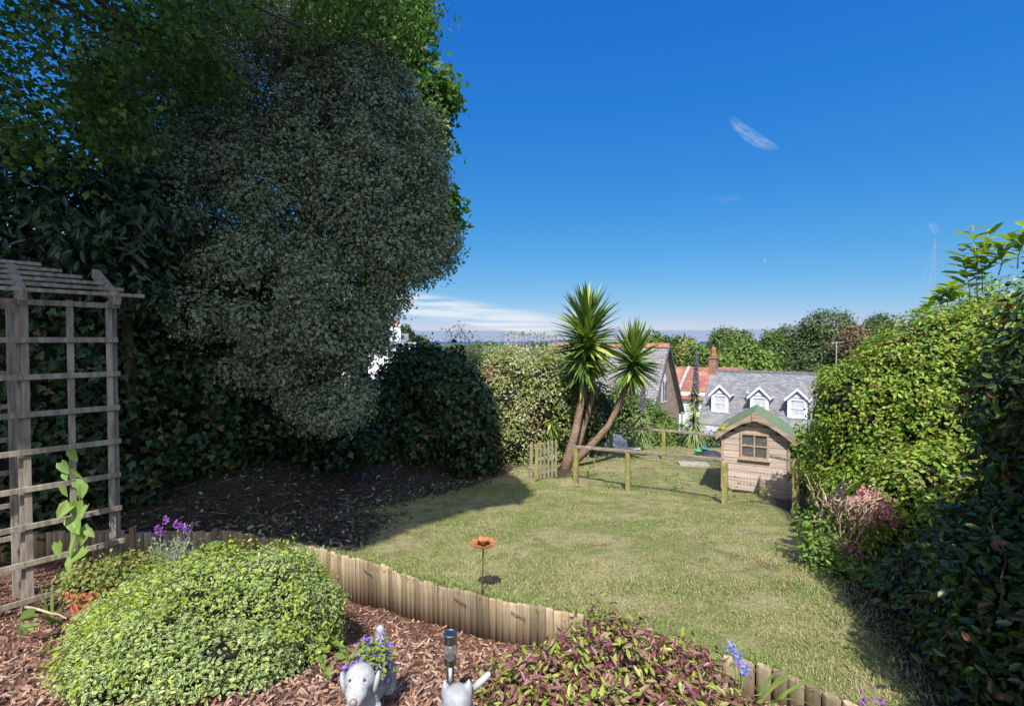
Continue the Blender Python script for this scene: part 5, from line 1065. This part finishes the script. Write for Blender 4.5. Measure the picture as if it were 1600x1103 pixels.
heap((-.10, .16, -.02), .27, .2, hz * 1.08, seed=5).build('blue_panel', M['plastic_blue'], tp0, world=False)
mb = MB(); mb.bar((.05, -.34, .02), (.55, -.42, .06), .16, .03); mb.build('flap', M['plastic_white'], tp0, world=False)
q = P(1112, 712, 11.6); gz = float(zlawn(q.x, q.y)); db_ = thing('upturned_bowl', 'dark upturned rubber bowl lying behind the rear fence', 'bowl', (q.x, q.y, gz)); hz = P(1112, 705, 11.6).z - gz
mb = MB(); mb.lathe([(.24, 0), (.25, .03), (.21, hz * .6), (.15, hz * .95), (.0, hz)], (0, 0, 0), 28); mb.build('shell', M['plastic_dark'], db_, world=False, smooth=True)
mb = MB(); mb.lathe([(.25, .0), (.275, .01), (.275, .03), (.25, .035)], (0, 0, 0), 28); mb.build('rim', M['plastic_dark'], db_, world=False, smooth=True)
for (a, b_, col_, lab, cat_, s_) in ((1101, 704, 'plastic_blue', 'bright blue toy bucket standing beside the dark bowl', 'bucket', .075), (1090, 712, 'plastic_green', 'pale green toy bucket lying left of the blue one', 'bucket', .07)):
    q = P(a, b_, 11.9 if s_ == .075 else 11.6); gz = float(zlawn(q.x, q.y)); o = thing('toy_bucket', lab, cat_, (q.x, q.y, gz))
    hh = max(.1, q.z - gz + .05); mb = MB(); mb.lathe([(s_ * .7, 0), (s_, hh), (s_ * 1.1, hh), (s_ * 1.1, hh + .015), (s_ * .9, hh + .015)], (0, 0, 0), 18); mb.build('pail', M[col_], o, world=False, smooth=True)
    mb = MB(); mb.tube([(s_ * math.cos(k * math.pi / 8), 0, hh + s_ * .8 * math.sin(k * math.pi / 8)) for k in range(9)], .006, 5); mb.build('handle', M[col_], o, world=False)
q = P(1083, 716, 10.6); q.z = float(zlawn(q.x, q.y)); mb = MB(); mb.box((0, 0, .03), (.62, .28, .06), None, -.15); o = mb.build('paving_slab', M['concrete'], bevel=.008); o.location = q; tag(o, 'pale paving slab lying on the grass before the rear fence', 'slab')

# weeds along the fence foot
r = random.Random(31); k = 0
def weed(a, b_, lab, s, seed, n=26):
    q = G(a, b_); o = thing('weed', lab, 'weed', q, 0, 'weeds along the wire fence'); rng = np.random.default_rng(seed)
    pos = np.array(q)[None] + np.abs(rng.normal(size=(n, 3))) * [0, 0, s] + rng.normal(size=(n, 3)) * [s * .5, s * .3, 0]; leaves('foliage', pos, rng.normal(size=(n, 3)) * .5 + [0, -.4, .7], rng.normal(size=(n, 3)) + [0, 0, .5], .06, .034, LM['fresh'], o, 'oval')
    mb = MB(); mb.tube([q, q + Vector((.01, 0, s))], .004, 4).tube([q, q + Vector((-.04, .02, s * .8))], .003, 4); mb.build('stem', LM['strap'], o)
for i, (a, b_, s, lab) in enumerate([(955, 762, .12, 'low weed between the first and second front fence posts'), (1056, 765, .16, 'tall weed inside the enclosure left of the playhouse'), (1137, 778, .16, 'weed climbing the front fence post before the playhouse'), (926, 745, .16, 'thin weed against the netting right of the first fence post'), (1190, 786, .12, 'weed tuft at the foot of the wooden crate'), (986, 764, .14, 'weed tuft at the foot of the second front fence post')]): weed(a, b_, lab, s, 200 + i)

# ------------------------------------------------------------------ shrubs behind the enclosure
def shrub(label, ells, n, L, lm, seed, base, fl=None, tm='oval', wr=.5):
    o = thing('shrub', label, 'shrub', base); foliage('foliage', ells, n, L, LM[lm], o, seed, tm, wr, 7, L * 1.3, .22, .14, 2.2, up=.35, rnd=.5)
    mb = MB()
    for c, r_ in ells: mb.ellipsoid(c, tuple(k * .74 for k in r_), 12, 8)
    mb.build('stems_or_core', M['core'], o, smooth=True); return o  # added dark core, stands in for the shade inside the shrub
def low(px, d): q = P(px, 700, d); return (q.x, q.y, float(zlawn(q.x, q.y)))
shrub('leafy mid green shrub behind the yucca under the stone gable', [(P(998, 662, 14.5), (.75, .7, .85)), (P(972, 640, 14.3), (.5, .6, .85)), (P(1032, 668, 15), (.5, .6, .55)), (P(985, 680, 13.8), (.9, .5, .5))], 9000, .085, 'woodA', 301, low(1000, 14.5))
shrub('low green shrub with broad leaves between the two echiums', [(P(1045, 688, 13.4), (.6, .4, .42)), (P(1030, 700, 13.2), (.5, .4, .35))], 3600, .075, 'woodB', 302, low(1045, 13.4))
shrub('dark shrub behind the taller echium and the netting', [(P(1085, 700, 13.6), (.7, .4, .35)), (P(1120, 698, 13.6), (.5, .4, .35))], 3000, .08, 'woodC', 303, low(1085, 13.6))
shrub('bright green shrub filling the gap between the playhouse and the sunlit hedge', [(P(1250, 705, 9.6), (.34, .4, .42)), (P(1262, 735, 9.2), (.4, .4, .5)), (P(1245, 770, 8.6), (.3, .3, .5)), (P(1275, 690, 10.2), (.35, .4, .3))], 4200, .085, 'woodB', 304, low(1255, 9.3))

# ------------------------------------------------------------------ houses
def house_root(name, label, loc, rz): return thing(name, label, 'house', loc, rz)
lo_ = P(1183, 668, 28.6)
lh = house_root('slate_house', 'long house with a grey slate roof and three white dormers', lo_, R(-35))
gzz = -8.6 - lo_.z; x0, x1 = -3.4, 7.2; ry, rz_ = 3.6, 3.12
mb = MB(); mb.prism([(x0 + .1, .25, gzz), (x0 + .1, .25, .05), (x0 + .1, ry, rz_ - .15), (x0 + .1, 2 * ry - .25, .05), (x0 + .1, 2 * ry - .25, gzz)], (x1 - x0 - .2, 0, 0)); mb.build('wall', M['granite'], lh, world=False)
rf = MB(); rf.prism([(x0, -.05, -.04), (x0, ry, rz_), (x0, 2 * ry + .05, -.04), (x0, 2 * ry + .05, -.12), (x0, ry, rz_ - .09), (x0, -.05, -.12)], (x1 - x0, 0, 0)); rfo = rf.build('roof', M['slate'], lh, world=False)
rd = MB()
for k in range(24):
    a = x0 + (x1 - x0) * k / 24; rd.prism([(a, ry - .16, rz_ - .10), (a, ry, rz_ + .07), (a, ry + .16, rz_ - .10)], ((x1 - x0) / 24 - .015, 0, 0))
rd.build('ridge_tiles', M['ridgedark'], rfo, world=False)
def dormer(x):
    d_ = MB(); yf, w_, zs, zw, zp_ = .72, 1.0, .62, 1.78, 2.30
    h = w_ / 2; yw = zw / rz_ * ry; yp = zp_ / rz_ * ry; ys_ = zs / rz_ * ry
    d_.prism([(x - h, yf, zs), (x + h, yf, zs), (x + h, yf, zw), (x, yf, zp_ - .06), (x - h, yf, zw)], (0, .06, 0))
    for s in (-1, 1): d_.prism([(x + s * h, yf + .062, zs), (x + s * h, yf + .062, zw), (x + s * h, yw + .2, zw), (x + s * h, ys_, zs)], (-s * .05, 0, 0))
    do = d_.build('dormer', M['cheek'], lh, world=False)
    rr_ = MB(); ov = .14
    for s in (-1, 1):
        sl_ = (zp_ - zw) / h; ex, ez = x + s * (h + ov), zw - sl_ * ov
        rr_.prism([(x, yf - .14, zp_ + .02), (ex, yf - .14, ez + .02), (ex, ez / rz_ * ry, ez + .02), (x, yp + .05, zp_ + .02)], (0, 0, .05))
    rr_.build('dormer_roof', M['slate_gable'], do, world=False)
    b_ = MB()
    for s in (-1, 1):
        ex, ez = x + s * (h + ov), zw - (zp_ - zw) / h * ov
        b_.prism([(x, yf - .17, zp_ + .10), (ex, yf - .17, ez + .10), (ex, yf - .17, ez - .05), (x, yf - .17, zp_ - .07)], (0, .028, 0))
        b_.prism([(ex, yf - .13, ez + .03), (ex, ez / rz_ * ry, ez + .03), (ex, ez / rz_ * ry, ez + .10), (ex, yf - .13, ez + .10)], (s * .03, 0, 0))
    b_.build('bargeboard', M['white'], do, world=False)
    wn = MB(); wz0_, wz1_, hw = zs + .02, zw - .06, .40
    wn.box((x, yf - .03, wz0_ + .05), (2 * hw + .12, .07, .12)).box((x, yf - .03, wz1_ - .03), (2 * hw, .06, .07)).box((x, yf - .025, (wz0_ + wz1_) / 2 + .02), (2 * hw - .1, .04, .05))
    for s in (-1, 1): wn.box((x + s * (hw - .02), yf - .03, (wz0_ + wz1_) / 2), (.13, .058, wz1_ - wz0_ - .14))
    for s in (-1, 1): wn.box((x + s * (h - .03), yf - .02, (zs + zw) / 2), (.06, .036, zw - zs))
    wn.prism([(x - .2, yf - .03, zw + .04), (x + .2, yf - .03, zw + .04), (x + .1, yf - .03, zw + .2), (x, yf - .03, zw + .25), (x - .1, yf - .03, zw + .2)], (0, .028, 0))
    wn.build('window', M['white'], do, world=False)
    mb = MB(); mb.box((x, yf - .008, (wz0_ + wz1_) / 2), (2 * hw - .1, .012, wz1_ - wz0_ - .1)); mb.build('curtain', M['net'], do, world=False)
    mb = MB(); mb.box((x - .28, yf - .012, (wz0_ + wz1_) / 2 + .24), (.02, .014, .4)); 
for x in (-2.23, 0, 1.98): dormer(x)
mb = MB(); mb.box((x0 + .12, ry, rz_ + .25), (.46, .62, 1.1)); co = mb.build('chimney', M['brick'], lh, world=False)
mb = MB(); mb.box((x0 + .12, ry, rz_ + .83), (.56, .72, .09)); mb.box((x0 + .12, ry, rz_ + .90), (.5, .66, .05)); mb.build('chimney_cap', M['brick'], co, world=False)
mb = MB(); mb.lathe([(.20, 0), (.19, .1), (.155, .42), (.17, .46), (.12, .60), (.05, .66), (.0, .67)], (x0 + .12, ry, rz_ + .92), 18); mb.build('chimney_pot', M['ridgetile'], co, world=False, smooth=True)
mb = MB(); mb.lathe([(.06, 0), (.06, .62), (.085, .63), (.085, .70), (0, .74)], (-.78, 1.45, 1.24), 12); mb.build('vent_pipe', M['white'], rfo, world=False, smooth=True)
for (xa, xb, za, lab) in ((x0 - .5, -1.4, -.14, 0), (2.2, 3.4, -.10, 1)):
    mb = MB(); mb.prism([(xa, -1.7, za - .45), (xa, -.07, za), (xa, -.07, za - .12), (xa, -1.7, za - .57)], (xb - xa, 0, 0)); mb.box(((xa + xb) / 2, -.86, (gzz + za - .7) / 2), (xb - xa - .1, 1.4, za - .7 - gzz)); mb.build('lean_to', M['lead'], lh, world=False)

ap = P(1040, 538, 20.0); gdir = Vector((1.21, 1.836, 0)).normalized(); ang = math.atan2(gdir.y, gdir.x)    # local x along the gable, y along the ridge (to the left and away)
gh = house_root('stone_house', 'stone gabled house with an arched window behind the yucca', (ap.x, ap.y, -8.4), ang)
Ha = ap.z + 8.4; hw = 2.2; rise = 2.75; LL_ = 5.2
mb = MB(); mb.prism([(-hw, 0, 0), (hw, 0, 0), (hw, 0, Ha - rise - .12), (0, 0, Ha - .12), (-hw, 0, Ha - rise - .12)], (0, LL_, 0)); mb.build('wall', tilemat('gable_granite', (.40, .27, .18), (.27, .19, .14), (.33, .26, .2), .38, .2, mort=.12, axis=0), gh, world=False)
rf = MB()
for s in (-1, 1):
    ex = s * (hw + .18); ez = Ha - rise - .18 / hw * rise
    rf.prism([(0, -.14, Ha - .10), (ex, -.14, ez - .10), (ex, -.14, ez - .02), (0, -.14, Ha)], (0, LL_ + .28, 0))
ro = rf.build('roof', M['slate_gable'], gh, world=False)
mb = MB()
for k in range(22):
    y = -.14 + (LL_ + .28) * k / 22; mb.prism([(-.15, y, Ha - .12), (0, y, Ha + .05), (.15, y, Ha - .12)], (0, (LL_ + .28) / 22 - .02, 0))
mb.build('ridge_tiles', M['ridgetile'], ro, world=False)
mb = MB()
for s in (-1, 1):
    ex = s * (hw + .2); ez = Ha - rise - .2 / hw * rise; mb.prism([(0, -.19, Ha + .02), (ex, -.19, ez + .02), (ex, -.19, ez - .16), (0, -.19, Ha - .16)], (0, .045, 0))
mb.build('bargeboard', surf('dark_bargeboard', (.12, .12, .14), (.08, .08, .09), 4, None, .6, 0), gh, world=False)
mb = MB(); mb.tube([(hw + .2, -.17, Ha - rise - .35), (hw + .2, LL_, Ha - rise - .35)], .07, 8); mb.tube([(hw + .1, -.1, Ha - rise - .3), (hw + .05, -.1, .2)], .05, 8); mb.build('gutter', M['lead'], gh, world=False)
def arch_pts(cx, w_, z0_, zs_, y, n=8):
    pts = [(cx - w_, y, z0_), (cx + w_, y, z0_)]
    for k in range(n + 1):
        q = k / n; pts.append((cx + w_ * (1 - q) ** 1.0 * (1), y, zs_ + w_ * 1.5 * math.sin(q * math.pi / 2)))
    for k in range(1, n + 1):
        q = k / n; pts.append((cx - w_ * q, y, zs_ + w_ * 1.5 * math.cos(q * math.pi / 2)))
    return pts
zc_ = P(1037, 607, 20).z + 8.4
mb = MB(); mb.prism(arch_pts(-.15, .36, zc_ - .55, zc_ + .1, -.02), (0, .018, 0)); wo2 = mb.build('window', M['white'], gh, world=False)
for sx in (-.17, .17):
    mb = MB(); mb.prism(arch_pts(-.15 + sx, .13, zc_ - .48, zc_ + .15, -.03), (0, .008, 0)); mb.build('pane', M['pane'], wo2, world=False)

rt_ = P(1075, 573, 40); rh = house_root('red_roofed_house', 'house with a red pantile roof left of the brick chimney', (rt_.x, rt_.y, -9), R(-20)); Hr = rt_.z + 9
mb = MB(); mb.prism([(-2.6, -2.2, 0), (-2.6, 2.2, 0), (-2.6, 2.2, Hr - 2.1), (-2.6, 0, Hr - .1), (-2.6, -2.2, Hr - 2.1)], (6.6, 0, 0)); mb.build('wall', M['render'], rh, world=False)
mb = MB(); mb.prism([(-2.75, -2.45, Hr - 2.35), (-2.75, 0, Hr), (-2.75, 2.45, Hr - 2.35), (-2.75, 2.45, Hr - 2.47), (-2.75, 0, Hr - .12), (-2.75, -2.45, Hr - 2.47)], (6.9, 0, 0)); ro = mb.build('roof', M['redtile'], rh, world=False)
mb = MB(); mb.bar((-.9, -2.5, Hr - 2.3), (.1, -.1, Hr + .03), .22, .10); mb.build('valley_lead', M['lead'], ro, world=False)
mb = MB(); mb.prism([(-1.75, -2.6, Hr - 2.3), (-1.15, -2.6, Hr - 2.3), (-1.15, -2.6, Hr - 1.5), (-1.75, -2.6, Hr - 1.3)], (0, 1.1, 0)); do = mb.build('dormer', M['render'], rh, world=False)
mb = MB(); mb.box((-1.45, -2.615, Hr - 1.85), (.4, .02, .5)); mb.build('window', M['pane'], do, world=False)

wt = P(620, 536, 34); wh = house_root('white_house', 'white rendered house with a chimney just right of the grey leaved tree', (wt.x, wt.y, -9), R(12)); Hw = wt.z + 9
mb = MB(); mb.box((-1.2, 2.5, (Hw - .1) / 2), (5.2, 5, Hw - .1)); mb.build('wall', M['render'], wh, world=False)
mb = MB(); mb.box((-1.2, 2.5, Hw - .02), (5.5, 5.3, .16)); mb.build('parapet', M['cheek'], wh, world=False)
mb = MB(); mb.prism([(-3.6, .6, Hw + .08), (-3.6, 2.4, Hw + .7), (-3.6, 4.2, Hw + .08)], (4.4, 0, 0)); mb.build('roof', M['slate'], wh, world=False)
mb = MB(); mb.box((-.1, 1.1, Hw + .62), (.72, .7, 1.2)); co = mb.build('chimney', M['render'], wh, world=False)
mb = MB(); mb.box((-.1, 1.1, Hw + 1.245), (.82, .8, .09)); mb.build('chimney_cap', M['render'], co, world=False)
for x in (-.27, .07):
    mb = MB(); mb.lathe([(.15, 0), (.12, .12), (.11, .45), (.14, .5)], (x, 1.1, Hw + 1.29), 14); mb.build('chimney_pot', M['ridgetile'], co, world=False, smooth=True)

# ------------------------------------------------------------------ trees beyond the houses
def far_tree(label, px, pt, d, wpx, lm, seed, n=9000, L=.30, lobes=11, tall=1.0, name='tree', tm='oval', trunkmat='bark', flat=1.0, hole=None):
    top_ = P(px, pt, d); W = wpx / F * d / 2; gz = float(zterr(np.array(top_.x), np.array(d))); Hh = top_.z - gz; r = random.Random(seed)
    o = thing(name, label, 'tree', (top_.x, d, gz)); ch = min(Hh * .8, W * 2.0 * tall); E = []
    for k in range(lobes):
        a = r.uniform(0, 6.28); s = r.uniform(.15, .98); zz = r.uniform(.12, .93); wz = math.sin(min(1, zz * 1.0) * math.pi) ** .5 * 1.0
        rr = W * r.uniform(.28, .46); E.append(((top_.x + math.cos(a) * W * .66 * s * wz, d + math.sin(a) * W * .66 * s * wz, top_.z - ch + ch * zz - rr * .55 * flat), (rr, rr, rr * .72 * flat)))
    E.append(((top_.x, d, top_.z - W * .42 * flat), (W * .42, W * .42, W * .42 * flat))); E.append(((top_.x, d, top_.z - ch * .6), (W * .7, W * .7, ch * .36)))
    foliage('crown', E, n, L, LM[lm], o, seed + 7, tm, .62, 9, L * 1.1, .28, .16, .9 / W * 3, up=.4, rnd=.5, hole=hole)
    mb = MB(); mb.tube([(top_.x, d, gz - .2), (top_.x + .1, d, gz + Hh * .4), (top_.x, d, gz + Hh * .75), (top_.x + .1, d, gz + Hh * .92)], [W * .10, W * .08, W * .05, W * .015], 8)
    for c, r_ in E[:7]: mb.tube([(top_.x, d, c[2] - r_[2] * 1.2), ((top_.x + c[0]) / 2, (d + c[1]) / 2, c[2] - r_[2] * .4), c], [W * .04, W * .03, W * .01], 6)
    mb.build('trunk', M[trunkmat], o, smooth=True); return o
trees = [('round mid green tree just right of the stone gable', 1022, 526, 42, 56, 'woodA'), ('dark green tree behind the yellowish crown', 1061, 529, 62, 48, 'woodC'), ('yellowish green tree left of the brick chimney', 1078, 535, 52, 44, 'woodY'),
         ('mid green tree with an open top right of the chimney', 1133, 514, 60, 62, 'woodA'), ('mid green tree in the middle of the row above the slate roof', 1160, 519, 64, 60, 'woodA'), ('bright light green tree low above the slate ridge', 1167, 538, 50, 58, 'woodB'), ('small bright green tree just above the slate ridge near the chimney', 1127, 560, 44, 46, 'woodB'),
         ('greyish green tree left of the big pine', 1206, 518, 66, 52, 'woodA'), ('darker tree tucked below the left side of the pine', 1215, 545, 58, 50, 'woodC'), ('slim tree with a round top between the row and the pine', 1218, 521, 72, 26, 'woodC'), ('light green bush like tree at the right end of the slate ridge', 1196, 556, 46, 40, 'woodB'), ('low green tree seen left of the brick chimney pot', 1092, 548, 46, 30, 'woodA')]
for i, (lab, px, pt, d, w_, lm) in enumerate(trees): far_tree(lab, px, pt, d, w_, lm, 400 + i, 7500, .30, tall=1.15)
far_tree('large dark green pine rising above the slate roof', 1293, 486, 66, 168, 'pine', 450, 30000, .34, 22, .72, 'pine_tree', 'lance', flat=.8)
far_tree('dark pine behind the brown crown close to the hedge top', 1376, 492, 82, 62, 'pine', 451, 8000, .36, 10, .9, 'pine_tree', 'lance')
far_tree('brownish tree between the two pines', 1332, 512, 60, 56, 'brown', 452, 6000, .28, 9, 1.0)
far_tree('dark green tree just behind the white chimney', 632, 513, 52, 26, 'woodC', 453, 3500, .28, 7, 1.2)
far_tree('low dark tree right of the white house', 655, 529, 60, 40, 'woodC', 454, 3500, .30, 7, 1.0)
far_tree('green tree beyond the flowering hedge', 760, 540, 48, 70, 'woodA', 455, 6000, .30, 10, .9)
far_tree('dark green tree far beyond the sunlit hedge', 850, 538, 70, 90, 'woodC', 456, 6000, .36, 10, .9)
rng = np.random.default_rng(91); E = []
for k in range(60):
    d = rng.uniform(95, 220); px = rng.uniform(560, 1560); rad = rng.uniform(4, 8); E.append(((*P(px, 600, d).xy, -8.5 + rng.uniform(0, .02 * d)), (rad, rad, rad * .75)))
wd = foliage('distant_woodland', E, 30000, .8, LM['woodC'], None, 92, 'oval', .65, 9, 1.0, .3, .15, .3, up=.4, zmin=-11)
tag(wd, 'distant belt of woodland between the houses and the sea', 'woodland', kind='stuff')

# ------------------------------------------------------------------ mast, aerial pole
md_ = 260; mt = P(1461, 377, md_); mz = -9.0
ms_ = thing('radio_mast', 'thin guyed radio mast rising behind the right hedge', 'mast', (mt.x, mt.y, mz))
mb = MB(); W = .42
legs = [Vector((mt.x + W * math.cos(a), mt.y + W * math.sin(a), 0)) for a in (.5, 2.6, 4.7)]
for l in legs: mb.tube([(l.x, l.y, mz), (l.x, l.y, mt.z)], .05, 5)
k = 0; z = mz
while z < mt.z - 1.4:
    for i in range(3): a, b_ = legs[i], legs[(i + 1) % 3]; mb.tube([(a.x, a.y, z), (b_.x, b_.y, z + 1.4)], .022, 4, False)
    z += 1.4
mb.build('lattice', M['mast'], ms_)
mb = MB(); mb.tube([(mt.x, mt.y, mt.z - .2), (mt.x, mt.y, mt.z + 1.8)], .09, 5); mb.build('antenna', M['mast'], ms_)
for (gx_, gy_) in ((1405, 4), (1437, -30), (1525, 0)):
    for hz_ in (1.0, .62):
        mb = MB(); g_ = P(gx_ if hz_ == 1 else gx_ + (1461 - gx_) * .35, 560, md_ + gy_); mb.tube([(mt.x, mt.y, mz + (mt.z - mz) * hz_ - .5), (g_.x, g_.y, mz)], .038, 4, False); mb.build('guy_wire', M['mast'], ms_)
ad = 48; at_ = P(1307, 535, ad); az_ = float(zterr(np.array(at_.x), np.array(ad)))
ae = thing('aerial_pole', 'pale aerial pole with a cross arm in front of the big pine', 'aerial', (at_.x, ad, az_))
mb = MB(); mb.tube([(at_.x, ad, az_), (at_.x, ad, at_.z)], .05, 8); mb.build('pole', M['mast'], ae)
mb = MB(); mb.bar((at_.x - .55, ad, at_.z - .05), (at_.x + .75, ad, at_.z + .05), .06, .06)
for k in range(5): mb.bar((at_.x - .45 + .27 * k, ad - .25, at_.z + .04), (at_.x - .45 + .27 * k, ad + .25, at_.z + .04), .03, .03)
mb.build('cross_arm', M['mast'], ae)
